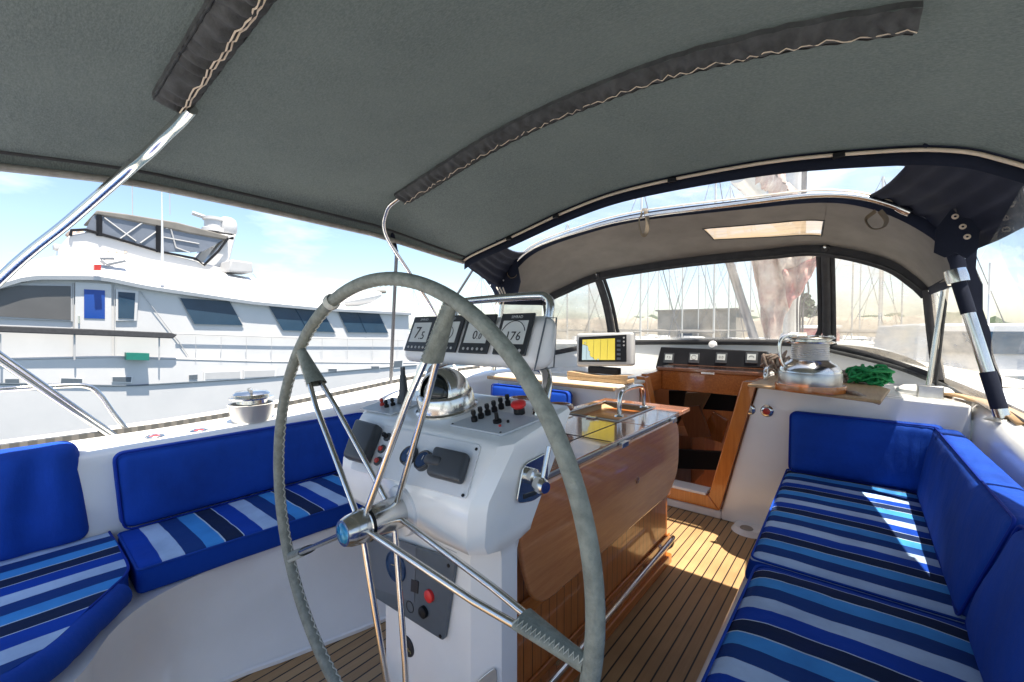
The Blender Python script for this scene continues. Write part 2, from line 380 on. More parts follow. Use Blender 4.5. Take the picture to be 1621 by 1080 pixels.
def text(body,pos,right,up,size,m,parent,name='lettering',ex=.0006,align='CENTER'):
    cu=bpy.data.curves.new(name,'FONT'); cu.body=body; cu.size=1; cu.align_x=align; cu.align_y='CENTER'; cu.extrude=.02; cu.resolution_u=2
    to=bpy.data.objects.new(name,cu); C.objects.link(to); bpy.context.view_layer.update()
    me=bpy.data.meshes.new_from_object(to.evaluated_get(bpy.context.evaluated_depsgraph_get()))
    bpy.data.objects.remove(to); r=V(right).normalized(); u=V(up); u=(u-r*u.dot(r)).normalized(); nn=r.cross(u)
    me.name=name; base=V(parent['_b']); p0=V(pos)
    for v in me.vertices:
        c=v.co; v.co=p0+r*c.x*size+u*c.y*size+nn*c.z*size*.3-base
    me.materials.clear(); me.materials.append(M[m]); o=bpy.data.objects.new(name,me); C.objects.link(o); o.parent=parent; o['_b']=tuple(base); return o
def disc(mb,c,n,r,h,seg=20):
    mb.lathe([(0,0),(r,0),(r,h*.8),(r*.9,h),(0,h)],c,n,seg)
    return mb
CTR=-1.07
# ------------------------------------------------------------------ SETTING: water, far shore
struct(MB().add([(-2500,-2500,-1.35),(2500,-2500,-1.35),(2500,2500,-1.35),(-2500,2500,-1.35)],[(0,1,2,3)]).build('water','water'))
def hill(name,pts,base,h,d,m='foliage'):
    mb=MB()
    a=Curve(pts,80)
    def fn(u,v):
        p=a(u); t=math.sin(v*PI); hh=h*(.55+.45*noise.noise(p*.02)+.25*noise.noise(p*.09)+.12*noise.noise(p*.4))*(math.sin(min(1,max(0,u))*PI)**.3)
        q=p.normalized() if p.length else V((0,1,0))
        return V((p.x+q.x*d*v,p.y+q.y*d*v,base+max(0,hh)*t))
    mb.grid(fn,160,8); return struct(mb.build(name,m))
hill('hills',[(-500,560,0),(-200,700,0),(0,760,0),(200,640,0),(420,420,0),(520,120,0)],-1.5,34,90)
# breakwater wall and shore building seen through the windscreen
bw=thing('breakwater','low tan stone harbour breakwater seen through the dodger windscreen, beyond the foredeck','breakwater',(-20,70,-1.4))
mb=MB()
cv=Curve([(-75,60,0),(-30,75,0),(-4,84,0),(8,86,0)],60)
mb.grid(lambda u,v:cv(u)+V((noise.noise(V((u*50,v*9,1)))*.6,v*6,[-1.4,2.2,3.1,3.2,2.4,-1.4][int(round(v*5))]+noise.noise(V((u*70,v*7,2)))*.7)),120,5)
mb.build('rock_bank','rock',bw)
sh=thing('harbour_building','flat-topped tan harbour shed seen left of centre in the windscreen','building',(-18,66,-1.4))
mb=MB(); 
a=ony(1041,530,64); b=ony(1165,530,64)
mb.box(a.x,b.x,64,74,-1.4,3.9); mb.build('wall','rock',sh); MB().box(a.x-.3,b.x+.3,63.7,74.3,3.9,4.1).build('roof','rock',sh)
MB().box(a.x+3,a.x+5,63.9,64.05,-1.3,1.2).build('door','glassdark',sh)
# trees on the shore
def tree(x,y,h,label,seed):
    rnd=random.Random(seed); t=thing('tree',label,'tree',(x,y,-.8),'trees on the far shore')
    MB().tube([(x,y,-.8),(x+.1,y,h*.3),(x,y+.2,h*.6)],[.3,.22,.12],6).build('trunk','bark',t)
    mb=MB()
    for _ in range(520):
        a=rnd.random()*2*PI; rr=h*.33*math.sqrt(rnd.random()); zz=h*(.3+.65*rnd.random()); k=1-abs(zz/h-.55)*1.5
        rr*=max(.2,k)*(1+.4*noise.noise(V((a*1.5,zz*.4,seed))))
        c=V((x+rr*math.cos(a),y+rr*math.sin(a),zz)); s=h*.05*rnd.uniform(.5,1.3)
        d=V((rnd.uniform(-1,1),rnd.uniform(-1,1),rnd.uniform(-1,1))).normalized(); e=d.orthogonal().normalized(); g=d.cross(e)
        mb.add([c-e*s-g*s*.6,c+e*s-g*s*.5,c+e*s*.8+g*s*.6,c-e*s*.7+g*s*.7],[(0,1,2,3)])
    mb.build('crown','foliage',t,fix=False)
tl=['rounded dark green tree on the shore behind the mast','taller bushy tree right of the boat mast in the windscreen','low spreading tree at the right edge of the centre windscreen']
for i,(px,d,h) in enumerate([(1243,92,6.6),(1268,95,8.0),(1298,98,5.6)]):
    p=ony(px,520,d); tree(p.x,d,h,tl[i],i+3)
# sky: world
w=bpy.data.worlds.new('World'); bpy.context.scene.world=w; w.use_nodes=True; nt=w.node_tree
bg=nt.nodes['Background']; sk=N(nt,'ShaderNodeTexSky',sky_type='NISHITA'); sk.sun_disc=False
SUN=V((.28,-.03,1)).normalized()
sk.sun_elevation=math.asin(SUN.z); sk.sun_rotation=math.radians(87); sk.air_density=1.0; sk.dust_density=.9; sk.ozone_density=1.2
tc=N(nt,'ShaderNodeTexCoord'); mp=N(nt,'ShaderNodeMapping'); mp.inputs[3].default_value=(1,1,3.2); nt.links.new(tc.outputs['Generated'],mp.inputs[0])
nz=N(nt,'ShaderNodeTexNoise'); nz.inputs['Scale'].default_value=3.3; nz.inputs['Detail'].default_value=7; nz.inputs['Roughness'].default_value=.55; nt.links.new(mp.outputs[0],nz.inputs['Vector'])
cl=ramp(nt,nz.outputs[0],[(.53,0.),(.76,.75)])
nt.links.new(mix(nt,cl,sk.outputs[0],(6.2,6.8,7.6)),bg.inputs[0]); bg.inputs[1].default_value=.07
sl=bpy.data.lights.new('sun','SUN'); sl.energy=3.9; sl.angle=math.radians(.5); sl.color=(1,.92,.80)
so=bpy.data.objects.new('sun',sl); C.objects.link(so); so.rotation_euler=SUN.to_track_quat('Z','Y').to_euler()
sc=bpy.context.scene; sc.view_settings.view_transform='Standard'; sc.view_settings.look='None'; sc.view_settings.gamma=1; sc.view_settings.exposure=1.9
sc.cycles.max_bounces=10; sc.cycles.transparent_max_bounces=24; sc.cycles.diffuse_bounces=5
try: sc.cycles.use_denoising=True
except Exception: pass
# ------------------------------------------------------------------ OWN BOAT
def zt(Y): t=min(1,max(0,(Y-.5)/2.6)); return .805+.145*t*t*(3-2*t)
boat=thing('sailboat','white sailing yacht carrying the camera, its moulded cockpit, coamings and foredeck around the cushions','sailboat',(CTR,1,-1))
def xo(Y): return 2.2*(1-max(0,(Y-3.5)/8.5)**1.6)-max(0,-Y)*.06
for sgn in (-1,1):
    def prof(Y,sgn=sgn):
        z=zt(Y); X=xo(Y)
        q=[(1.50,.30),(1.53,z-.06),(1.555,z-.014),(1.60,z),(1.88,z+.003),(1.90,z+.003),(X-.06,z+.006),(X-.015,z-.012),(X,z-.05),(X+.02,z-.3),(X-.15,-.6),(X-.5,-1.4)]
        return [V((CTR+sgn*a,Y,b)) for a,b in q]
    Ys=[-2.2+i*.1 for i in range(68)]
    mb=MB(); mb.grid(lambda u,v:prof(Ys[int(round(u*67))])[int(round(v*11))],67,11)
    mb.build('coaming','gel',boat,ang=60)
# side-deck non-skid and the dark perforated genoa track on the port coaming
mb=MB(); mb.grid(lambda u,v:V((CTR-1.93-(xo(-2+u*6.2)-.10-1.93)*v,-2+u*6.2,zt(-2+u*6.2)+.010)),60,2); mb.build('side_deck','cream',boat)
mb=MB(); mb.grid(lambda u,v:V((CTR+1.93+(xo(-2+u*6.2)-.10-1.93)*v,-2+u*6.2,zt(-2+u*6.2)+.010)),60,2); mb.build('side_deck','cream',boat)
for sgn,x in ((-1,CTR-1.885),(1,CTR+1.885)):
    tr=thing('sheet_track','dark perforated sheet track along the port coaming top' if sgn<0 else 'dark sheet track along the starboard coaming behind the clear curtain','track',(x,1,zt(1)))
    mb=MB(); mb.grid(lambda u,v:V((x+[-.011,-.011,.011,.011][int(round(v*3))],-1.5+u*4.6,zt(-1.5+u*4.6)+[.003,.028,.028,.003][int(round(v*3))])),46,3); mb.build('rail','track',tr)
# foredeck and coachroof ahead of the dodger
mb=MB(); mb.grid(lambda u,v:V((CTR+(v*2-1)*(xo(4.3+u*7)-.05),4.3+u*7,.955+.02*math.sin(v*PI))),28,16,skip=lambda u,v:u<.2 and .3<v<.7); mb.build('foredeck','cream',boat)  # opening left so light from the added hatch reaches the cabin
mb=MB()
def roof(u,v):
    Y=4.2+u*4.2; hw=1.55*(1-.55*u**1.5); t=(v*2-1)
    zz=.95+.26*(1-u**3*.8)*(1-abs(t)**8)+.03*(1-t*t); return V((CTR+hw*t,Y,zz))
mb.grid(roof,48,40,skip=lambda u,v:.07<u<.30 and .30<v<.70); mb.build('coachroof','gel',boat,ang=60)
MB().box(-1.78,-.36,4.48,5.48,1.225,1.245).build('added_hatch','vincl',boat)  # unseen hatch pane added over a roof opening to let sun into the cabin
mb=MB(); mb.grid(lambda u,v:V((CTR+(v*2-1)*(xo(4.5+u*7)+.0),4.5+u*7,0)) if 0 else V((CTR+(1 if v>.5 else -1)*(xo(4.4+u*7)),4.4+u*7,.95-2.3*abs(1-abs(2*v-1)))),20,6)
mb.build('bow_hull','gel',boat)
# floor
struct(MB().box(-2.2,-.2,-1.6,3.3,-.03,0).build('floor','planks'))
# margin board round the well (teak) and drain
# port seat base: raked, curving white moulding
top=[(-2.03,3.25,.34),(-2.03,1.9,.34),(-2.04,1.25,.34),(-2.115,.76,.34),(-2.06,.42,.34),(-1.93,.25,.34),(-1.72,.13,.34),(-1.60,-.1,.34),(-1.56,-.6,.34),(-1.56,-1.5,.34)]
bot=[(-1.66,3.25,0),(-1.66,1.9,0),(-1.67,1.25,0),(-1.78,.80,0),(-1.85,.58,0),(-1.86,.42,0),(-1.75,.2,0),(-1.62,-.1,0),(-1.56,-.6,0),(-1.56,-1.5,0)]
ct=Curve(top,80); cb=Curve(bot,80)
def sb(u,v):
    a=ct(u); b=cb(u); p=b.lerp(a,v); s=math.sin(v*PI)*.06; d=(a-b); 
    return V((p.x-s*(1 if a.x<b.x-.05 else .2),p.y,b.z+(a.z-b.z)*v+0))
mb=MB(); mb.grid(sb,90,10); mb.grid(lambda u,v:ct(u).lerp(V((-2.7,ct(u).y,.345)),v),90,2); mb.build('seat_base','gel',boat,ang=70)
# toe fillet
mb=MB(); mb.tube([p+V((0,0,.006)) for p in cb.p],.012,6); mb.build('floor_fillet','gel',boat)
MB().hexa([(-.38,-1.6,0),(.45,-1.6,0),(.45,3.25,0),(-.43,3.25,0),(-.33,-1.6,.36),(.45,-1.6,.36),(.45,3.25,.36),(-.36,3.25,.36)]).build('seat_base','gel',boat,bevel=.02)
# bulkhead around companionway (Y=3.25)
BX=[(-1.13,.10),(-.775,.10),(-.55,1.0),(-1.35,1.0)]
mb=MB()
mb.prism([(-2.62,3.25,0),(-1.60,3.25,0),(-1.16,3.25,0),(-1.16,3.25,.06),(-1.38,3.25,.965),(-2.62,3.25,.945)],(0,.06,0))
mb.prism([(-1.16,3.25,0),(-.75,3.25,0),(-.75,3.25,.06),(-1.16,3.25,.06)],(0,.06,0))
mb.prism([(-.75,3.25,0),(.45,3.25,0),(.45,3.25,.945),(-.53,3.25,.985),(-.75,3.25,.06)],(0,.06,0))
mb.build('bulkhead','gel',boat,bevel=.012)
# drain scupper bump at bulkhead foot
mb=MB(); mb.lathe([(0,.03),(.09,.03),(.11,.0),(.12,-.01)],(-.56,3.19,.0),(0,0,1),24); mb.build('scupper_step','gel',boat)
MB().lathe([(0,.036),(.035,.036),(.04,.03)],(-.57,3.15,.0),(0,0,1),20).build('drain','drain',boat)
# shelves beside the hatch, house front
mb=MB()
mb.hexa([(-2.60,3.31,.86),(-1.38,3.31,.86),(-1.38,4.25,.86),(-2.60,4.25,.86),(-2.60,3.31,.946),(-1.38,3.31,.966),(-1.38,4.25,.975),(-2.60,4.25,.955)])
mb.hexa([(-.53,3.31,.86),(.46,3.31,.86),(.46,4.25,.86),(-.53,4.25,.86),(-.53,3.31,.986),(.46,3.31,.946),(.46,4.25,.955),(-.53,4.25,.985)])
mb.hexa([(-1.37,4.0,.86),(-.54,4.0,.86),(-.54,4.25,.86),(-1.37,4.25,.86),(-1.37,4.0,1.02),(-.54,4.0,1.02),(-.54,4.25,1.02),(-1.37,4.25,1.02)])
mb.build('cockpit_shelf','gel',boat,bevel=.015)
BC=Curve([(-2.64,3.3,1.03),(-2.45,3.75,1.10),(-2.1,4.08,1.185),(-1.75,4.2,1.205),(-1.2,4.22,1.22),(-.5,4.22,1.225),(-.12,4.16,1.19),(.16,4.02,1.11),(.42,3.72,1.01),(.56,3.3,.95),(.60,2.85,.93)],80)
mb=MB(); mb.grid(lambda u,v:V((BC(u).x*(1-.012*(1-v)),BC(u).y-.06*(1-v),.93+(BC(u).z-.93+.0)*v)),70,4)
mb.grid(lambda u,v:V((CTR+(BC(u).x-CTR)*(1+.12*v),BC(u).y+.25*v,BC(u).z-.02*v)),70,3); mb.build('house_front','gel',boat,ang=60)
# aft end of the cockpit behind camera; white deck added to bounce sunlight
MB().box(-2.7,.6,-1.65,-1.45,0,.8).build('aft_bulkhead','gel',boat,bevel=.02)
MB().box(-2.9,.8,-4.2,-1.66,.70,.80).build('aft_deck','gel',boat,bevel=.02)
# teak pads on starboard coaming and winch pad
pad=thing('teak_pad','flat pale teak pad under the big winch right of the companionway','teak pad',(-.2,3.3,.985))
MB().prism([onz(1183,612,.985),onz(1395,640,.985),onz(1405,612,.985)+V((0,-.3,0)),V((-.1,3.95,.985)),V((-.49,3.9,.985))],(0,0,.018)).build('board','teakraw',pad,bevel=.006)
pad=thing('teak_rail','narrow teak strip on the starboard coaming under the dodger legs','teak strip',(.5,3.3,.95))
mb=MB(); tc_=Curve([(.33,3.62,.956),(.47,3.3,.954),(.52,2.95,.944),(.53,2.75,.932)],20); mb.grid(lambda u,v:tc_(u)+V(((v if v<.6 else v)*.07-.02,0,.016)),20,1); mb.build('strip','teakraw',pad,thick=.012)
# white round dish/hatch lens on coaming
pt=thing('cowl_lid','white oval plastic lid on the starboard coaming beside the green rope','lid',(.32,3.75,.955))
MB().lathe([(0,.045),(.10,.04),(.13,.02),(.135,0)],(.30,3.62,.957),(0,0,1),26).build('cover','whitepl',pt)
# ------------------------------------------------------------------ companionway
cw=thing('companionway','open orange varnished companionway with dark cabin below, ahead of the table','companionway',(-.95,3.25,.1))
mb=MB()
def frame(o,i,y0,y1,m,nm):
    for k in (0,1,3):
        a=o[k];b=o[(k+1)%4];c=i[(k+1)%4];d=i[k]
        MB().prism([(a[0],y0,a[1]),(b[0],y0,b[1]),(c[0],y0,c[1]),(d[0],y0,d[1])],(0,y1-y0,0)).build(nm[k],m,cw,bevel=.006)
o=[(-1.155,.07),(-.755,.07),(-.535,.995),(-1.375,.975)]; i=[(-1.11,.16),(-.83,.16),(-.625,.99),(-1.30,.97)]
frame(o,i,3.225,3.33,'varnishz',{0:'sill',1:'jamb',3:'jamb'})
MB().box(-1.10,-.84,3.20,3.34,.165,.185).build('threshold','whitepl',cw,bevel=.004)
# hatch surround: two side boards and a cross beam
MB().hexa([(-1.375,3.33,.83),(-1.33,3.33,.83),(-1.33,3.92,.83),(-1.375,3.92,.83),(-1.375,3.33,.985),(-1.33,3.33,.985),(-1.33,3.92,.995),(-1.375,3.92,.995)]).build('side_board','varnish',cw,bevel=.004)
MB().hexa([(-.575,3.33,.83),(-.53,3.33,.83),(-.53,3.92,.83),(-.575,3.92,.83),(-.575,3.33,.995),(-.53,3.33,.995),(-.53,3.92,.995),(-.575,3.92,.995)]).build('side_board','varnish',cw,bevel=.004)
MB().box(-1.328,-.577,3.66,3.72,.83,.99).build('cross_beam','varnish',cw,bevel=.006)
MB().box(-1.37,-.54,3.64,4.00,.992,1.022).build('sliding_hatch','tabletop',cw,bevel=.008)
MB().box(-1.0,-.9,3.63,3.638,.985,1.0).build('hatch_latch','chrome',cw)
# cabin interior
mb=MB(); mb.add([(-1.6,3.33,-1),(-.3,3.33,-1),(-.3,5.6,-1),(-1.6,5.6,-1),(-1.6,3.33,.828),(-.3,3.33,.828),(-.3,5.6,.9),(-1.6,5.6,.9)],[(0,1,2,3),(1,5,6,2),(2,6,7,3),(3,7,4,0)])
mb.build('cabin_lining','dimwood',cw,fix=False)
MB().box(-1.30,-.80,5.3,5.36,-.9,.6).build('cabin_bulkhead','dimwood',cw); MB().box(-1.55,-1.2,4.1,4.5,-.1,.35).build('locker','dimwood',cw,bevel=.01)
MB().prism([(-.95,4.3,.1),(-.8,4.3,.12),(-.62,4.3,.72),(-.74,4.3,.72)],(0,.04,0)).build('cabin_door','varnishz',cw)
for k in range(4): MB().box(-1.16,-.74,3.42+k*.11,3.60+k*.11,-.05-k*.24,-.02-k*.24).build('step','dimwood',cw,bevel=.004)
MB().prism([(-1.3,4.0,.62),(-1.12,4.0,.66),(-1.02,4.0,.40),(-1.2,4.0,.36)],(0,.05,0)).build('locker_door','dimwood',cw)
for pts,m,nm,dy in ((((1085,622),(1126,620),(1100,668),(1080,660)),'teakraw','locker_door',4.25),(((1122,622),(1166,626),(1160,652),(1112,648)),'black','black_panel',4.35),(((1128,652),(1152,666),(1142,702),(1106,690)),'varnishz','seat_back',4.15),(((1058,618),(1086,618),(1080,660),(1060,690)),'dark','dark_gap',4.4),(((1070,712),(1150,716),(1140,745),(1066,742)),'dark','dark_low_panel',4.0)):  # made-up panels for light and dark patches; cabin shade is in the dark colour
    MB().prism([ony(x,y,dy) for x,y in pts],(0,.05,0)).build(nm,m,cw,bevel=.008)
# stainless grab handle at the right of the hatch
h=tag(MB().tube(cr([(-.50,3.30,.99),(-.50,3.31,1.05),(-.505,3.40,1.075),(-.51,3.75,1.08),(-.51,3.85,1.05),(-.51,3.86,.99)],8),.014,12).build('grab_handle','chrome',loc=(-.5,3.3,.99)),'polished steel grab handle along the right side of the companionway','grab handle')
# engine stop buttons
for k,(px,py,m,lb) in enumerate([(1186,648,'brushed','round chrome deck socket left of the red one on the white bulkhead'),(1214,651,'redlens','round chrome socket with red centre on the white bulkhead')]):
    p=ony(px,py,3.25); t=thing('deck_socket',lb,'socket',p,'sockets on the white bulkhead')
    MB().lathe([(0,.012),(.028,.012),(.036,.006),(.040,0)],p,(0,-1,0),24).build('flange','chrome',t)
    MB().lathe([(0,.02),(.020,.018),(.022,.012)],p,(0,-1,0),20).build('centre_cap',m,t)
    MB().box(p.x-.012,p.x+.012,3.236,3.25,p.z+.03,p.z+.045).build('hinge','chrome',t)
# ------------------------------------------------------------------ instrument panel under the windscreen
ip=thing('display_cluster','black panel of four small square instruments on the coachroof above the companionway','instrument panel',(-1.07,4.1,1.0))
PA=ony(1037,583,4.0); PB=ony(1217,582,4.0); PC=ony(1215,556,4.06); PD=ony(1046,549,4.06)
nrm=(PB-PA).cross(PD-PA).normalized(); 
if nrm.y>0: nrm=-nrm
PA.z-=.004
MB().prism([PA,PB,PC,PD],nrm*-.10).build('panel','black',ip,bevel=.008)
for px in (1080,1099,1141,1191): pass
for px,tx in ((1059,'7.5'),(1099,''),(1142,'0.0'),(1190,'-')):
    c=hit(px,567,PA,nrm); r=V((1,0,0)); u=r.cross(nrm)*-1; 
    if u.z<0:u=-u
    q=[c+r*a*.046+u*b*.046 for a,b in ((-1,-1),(1,-1),(1,1),(-1,1))]
    d=MB().prism([p+nrm*.001 for p in q],nrm*.008).build('display','darkgrey',ip,bevel=.003)
    q=[c+r*a*.032+u*(b*.026+.006) for a,b in ((-1,-1),(1,-1),(1,1),(-1,1))]
    MB().prism([p+nrm*.009 for p in q],nrm*.002).build('screen','lcd',d)
    if tx in ('7.5','0.0'): text(tx,c+nrm*.012+u*.004,r,u,.032,'ink',d)
    else: MB().tube([c+nrm*.0115+u*(.004-(.008 if tx else 0))+r*math.cos(t)*.02+u*math.sin(t)*.02 for t in ([2*PI*j/20 for j in range(20)] if not tx else [math.radians(15+150*j/14) for j in range(15)])],.0016,5,closed=not tx).build('dial_arc','ink',d)
# vent dome on the trim
tag(MB().lathe([(0,.02),(.03,.016),(.038,0)],ony(1128,546,4.14),(0,-1,.3),18).build('courtesy_light','whitepl',loc=ony(1128,546,4.14)),'small white oval lamp on the bottom windscreen trim above the instrument panel','lamp')
# ------------------------------------------------------------------ chart plotter
cp=thing('chart_plotter','grey framed chart plotter with yellow map screen on the port cockpit shelf','chart plotter',(-1.5,2.92,.97))
a=ony(912,581,2.9);b=ony(1001,580,2.9);c=ony(1001,526,2.93);d=ony(911,528,2.93)
bb=V((0,.07,0)); MB().soft([a,b,b+bb,a+bb,d,c,c+bb,d+bb],.022,step=.2).build('housing','greypl',cp)
n=(b-a).cross(d-a).normalized(); n=-n if n.y>0 else n
q=[hit(x,y,a,n)+n*.002 for x,y in ((916,573),(992,573),(992,530),(917,534))]
MB().prism(q,n*.003).build('bezel','black',cp)
q=[hit(x,y,a,n)+n*.006 for x,y in ((922,570),(974,570),(974,536),(923,538))]
scn=MB().prism(q,n*.002).build('screen','chart',cp)
for k in range(4):
    MB().tube([hit(930+k*11,537,a,n)+n*.009,hit(929+k*11,569,a,n)+n*.009],.0006,4).build('grid_line','ink',scn)
for k in range(5):
    p=hit(980,540+k*7,a,n)+n*.006; MB().prism([p+V((-.014,0,-.008)),p+V((.014,0,-.008)),p+V((.014,0,.008)),p+V((-.014,0,.008))],n*.002).build('side_readout','panelgrey',cp)
for px,py in ((985,535),(985,541),(985,547)): MB().lathe([(0,.004),(.006,.004),(.007,0)],hit(px+3,py,a,n)+n*.004,n,10).build('button','greypl',cp)
MB().box(-1.62,-1.38,2.90,2.97,1.01,1.06).build('bracket','black',cp,bevel=.005)
tb=thing('teak_block','small scooped teak block under the chart plotter','teak block',(-1.58,2.9,.95))
mb=MB(); mb.grid(lambda u,v:V((-1.78+u*.50,2.86+v*.12,1.014-.016*math.sin(u*PI)**2)),14,1)
mb.grid(lambda u,v:V((-1.78+u*.50,2.86,.984+(.030-.016*math.sin(u*PI)**2)*v)),14,1); mb.build('scoop','teakraw',tb,ang=30)
MB().box(-1.78,-1.28,2.86,2.98,.955,.985).build('base_board','teakraw',tb,bevel=.006)
shelf=thing('teak_shelf','teak capped shelf on the port coaming below the chart plotter','shelf',(-1.8,2.9,.93))
MB().box(-2.5,-1.30,2.75,3.24,.925,.950).build('top','cream',shelf,bevel=.01); MB().box(-2.5,-1.32,2.72,2.752,.915,.942).build('trim','teakraw',shelf,bevel=.005)
MB().box(-2.45,-1.34,2.80,3.22,.50,.924).build('front','gel',shelf,bevel=.01)
# ------------------------------------------------------------------ cushions
def cushion(name,label,c8,m='blue',r=.035,bulge=.012,nz=.004,seed=1,pipe=True,group=None,pipeface=1,cat='cushion',fold=None):
    base=V(c8[0]); t=thing(name,label,cat,base,group)
    MB().soft(c8,r,bulge,nz,seed,.05 if not fold else .02,fold).build('cover',m,t,ang=80)
    if pipe:
        c=[V(p) for p in c8]; idx={1:[4,5,6,7],'x0':[0,3,7,4],'x1':[1,2,6,5],'y0':[0,1,5,4]}[pipeface]
        q=[c[k] for k in idx]; ce=sum(q,V())/4; P=[]
        for k in range(4):
            A=q[k];B=q[(k+1)%4];Z=q[k-1]; e1=(Z-A).normalized();e2=(B-A).normalized(); rr=r*.9
            for s in range(6): th=s/5; P.append(A+e1*rr*(1-th)**2+e2*rr*th**2)
        others=sum(c,V())/8; nn=(ce-others).normalized()
        P=[p-nn*r*.22+(ce-p).normalized()*r*.12 for p in P]
        P2=[]
        for k,p in enumerate(P):
            nx=P[(k+1)%len(P)]; P2.append(p)
            L=(nx-p).length
            if L>.1:
                for s in range(1,int(L/.06)): 
                    t_=s/int(L/.06); w=p.lerp(nx,t_); P2.append(w+nn*bulge*.0)
        MB().tube(P2,.0045,6,closed=True).build('piping','bluepipe' if m=='blue' else 'blue',t)
    return t
def slab(x0,x1,y0,y1,z0,z1,dx=0,dy=0):
    return [(x0,y0,z0),(x1,y0,z0),(x1,y1,z0),(x0,y1,z0),(x0+dx,y0+dy,z1),(x1+dx,y0+dy,z1),(x1+dx,y1+dy,z1),(x0+dx,y1+dy,z1)]
# port
P_=[(-2.52,.345,.345),(-2.085,.335,.345),(-1.96,2.9,.345),(-2.52,2.9,.345),(-2.52,.345,.452),(-2.075,.335,.452),(-1.95,2.9,.452),(-2.52,2.9,.452)]
cushion('bench_cushion','long blue striped seat cushion on the port bench behind the wheel',P_,'strP',.022,.006,.003,3)
# royal band on the front face of port bench cushion
cushion('back_cushion','long royal blue back cushion standing on the port bench',[(-2.60,.36,.455),(-2.50,.36,.455),(-2.50,1.60,.455),(-2.60,1.60,.455),(-2.66,.345,.79),(-2.56,.345,.79),(-2.56,1.60,.79),(-2.66,1.60,.79)],'blue',.045,.012,.005,5,pipeface='x1',fold=lambda w:.0022*math.sin(w.y*170+5*noise.noise(w*6))*max(0,(w.z-.68)/.1)+.004*noise.noise(V((w.y*5,w.z*2,1))))
cushion('back_cushion','royal blue back cushion against the port coaming behind the instrument pod',[(-2.60,1.64,.455),(-2.50,1.64,.455),(-2.50,2.65,.455),(-2.60,2.65,.455),(-2.66,1.64,.80),(-2.56,1.64,.80),(-2.56,2.65,.80),(-2.66,2.65,.80)],'blue',.04,.012,.004,6,pipeface='x1')
cushion('back_cushion','small blue back cushion left of the chart plotter shelf, beyond the console',[(-2.42,2.66,.46),(-1.66,2.66,.46),(-1.66,2.75,.46),(-2.42,2.75,.46),(-2.42,2.68,.885),(-1.66,2.68,.885),(-1.66,2.77,.885),(-2.42,2.77,.885)],'blue',.035,.01,.004,7,pipeface='y0')
cushion('back_cushion','puckered blue back cushion standing at the left edge on the aft seat',[(-2.68,-.75,.44),(-2.54,-.75,.44),(-2.54,.27,.44),(-2.68,.27,.44),(-2.74,-.75,.86),(-2.61,-.75,.86),(-2.61,.245,.86),(-2.74,.245,.86)],'blue',.05,.02,.010,9,pipe=False,fold=lambda w:.012*math.sin(w.y*44+1.5*noise.noise(w*3))+.006*math.sin(w.y*21+w.z*4))
# aft seat cushion with bolster
ac=thing('aft_cushion','striped aft seat cushion with rolled blue edge in the lower left corner','cushion',(-2.1,0,.35))
edge=Curve([(-2.56,.325,0),(-2.30,.325,0),(-2.10,.315,0),(-1.99,.25,0),(-1.88,.17,0),(-1.77,.09,0),(-1.70,-.03,0),(-1.66,-.25,0),(-1.66,-1.0,0)],60)
def atop(u,v):
    e=edge(u); b=V((-2.56,min(e.y,.325) if u<.99 else -1.0,0)); 
    p=b.lerp(V((e.x,e.y,0)),v); return V((p.x,p.y,.452+.004*math.sin(v*PI)+.004*noise.noise(p*6)))
mb=MB(); mb.grid(atop,50,16); mb.grid(lambda u,v:V((edge(u).x,edge(u).y,.452-.1*v)),50,3); mb.build('cover','strA',ac,ang=80,fix=False)
bp_=[edge(.28+.72*k/60)+V((0,0,.405)) for k in range(61)]
rr=[.047*(1-.05*max(0,math.sin(k*1.3))**6) for k in range(61)]
MB().tube(bp_,rr,16).build('bolster','blue',ac,ang=80)
MB().tube([edge(k/60)+V((0,0,.452)) for k in range(22)],.005,6).build('piping','bluepipe',ac)
# starboard
cushion('seat_cushion','striped blue seat cushion at the forward end of the starboard bench',[(-.355,1.87,.345),(.36,1.87,.345),(.36,3.22,.345),(-.375,3.22,.345),(-.325,1.87,.462),(.33,1.87,.462),(.33,3.22,.462),(-.36,3.22,.462)],'strS',.035,.008,.004,11,group=None)
cushion('seat_cushion','striped blue seat cushion nearest the camera on the starboard bench',[(-.33,.30,.345),(.36,.30,.345),(.36,1.85,.345),(-.33,1.85,.345),(-.30,.30,.468),(.33,.30,.468),(.33,1.85,.462),(-.30,1.85,.462)],'strS',.05,.012,.010,13)
cushion('back_cushion','wide blue back cushion across the forward end of the starboard bench',[(-.345,3.13,.465),(.33,3.13,.465),(.33,3.24,.465),(-.345,3.24,.465),(-.345,3.15,.832),(.33,3.13,.835),(.36,3.245,.835),(-.345,3.245,.832)],'blue',.04,.010,.004,15,pipeface='y0',fold=lambda w:.006*math.sin(w.x*120+3*noise.noise(w*4))*max(0,min(1,(w.x-.10)/.12)))
cushion('back_cushion','long blue back cushion on the starboard side at the right edge',[(.235,1.86,.465),(.345,1.86,.465),(.345,3.12,.465),(.235,3.12,.465),(.315,1.70,.845),(.425,1.70,.845),(.40,3.12,.835),(.295,3.12,.835)],'blue',.03,.010,.006,17,pipeface='x0',fold=lambda w:.005*noise.noise(V((w.y*3,w.z*9,4)))+.004*math.sin(w.y*60+3*noise.noise(w*4))*max(0,(w.y-2.85)/.3))
cushion('back_cushion','nearest blue back cushion in the lower right corner',[(.245,.3,.465),(.355,.3,.465),(.355,1.84,.465),(.245,1.84,.465),(.315,.3,.85),(.425,.3,.85),(.425,1.68,.85),(.315,1.68,.85)],'blue',.04,.016,.008,19,pipeface='x0')
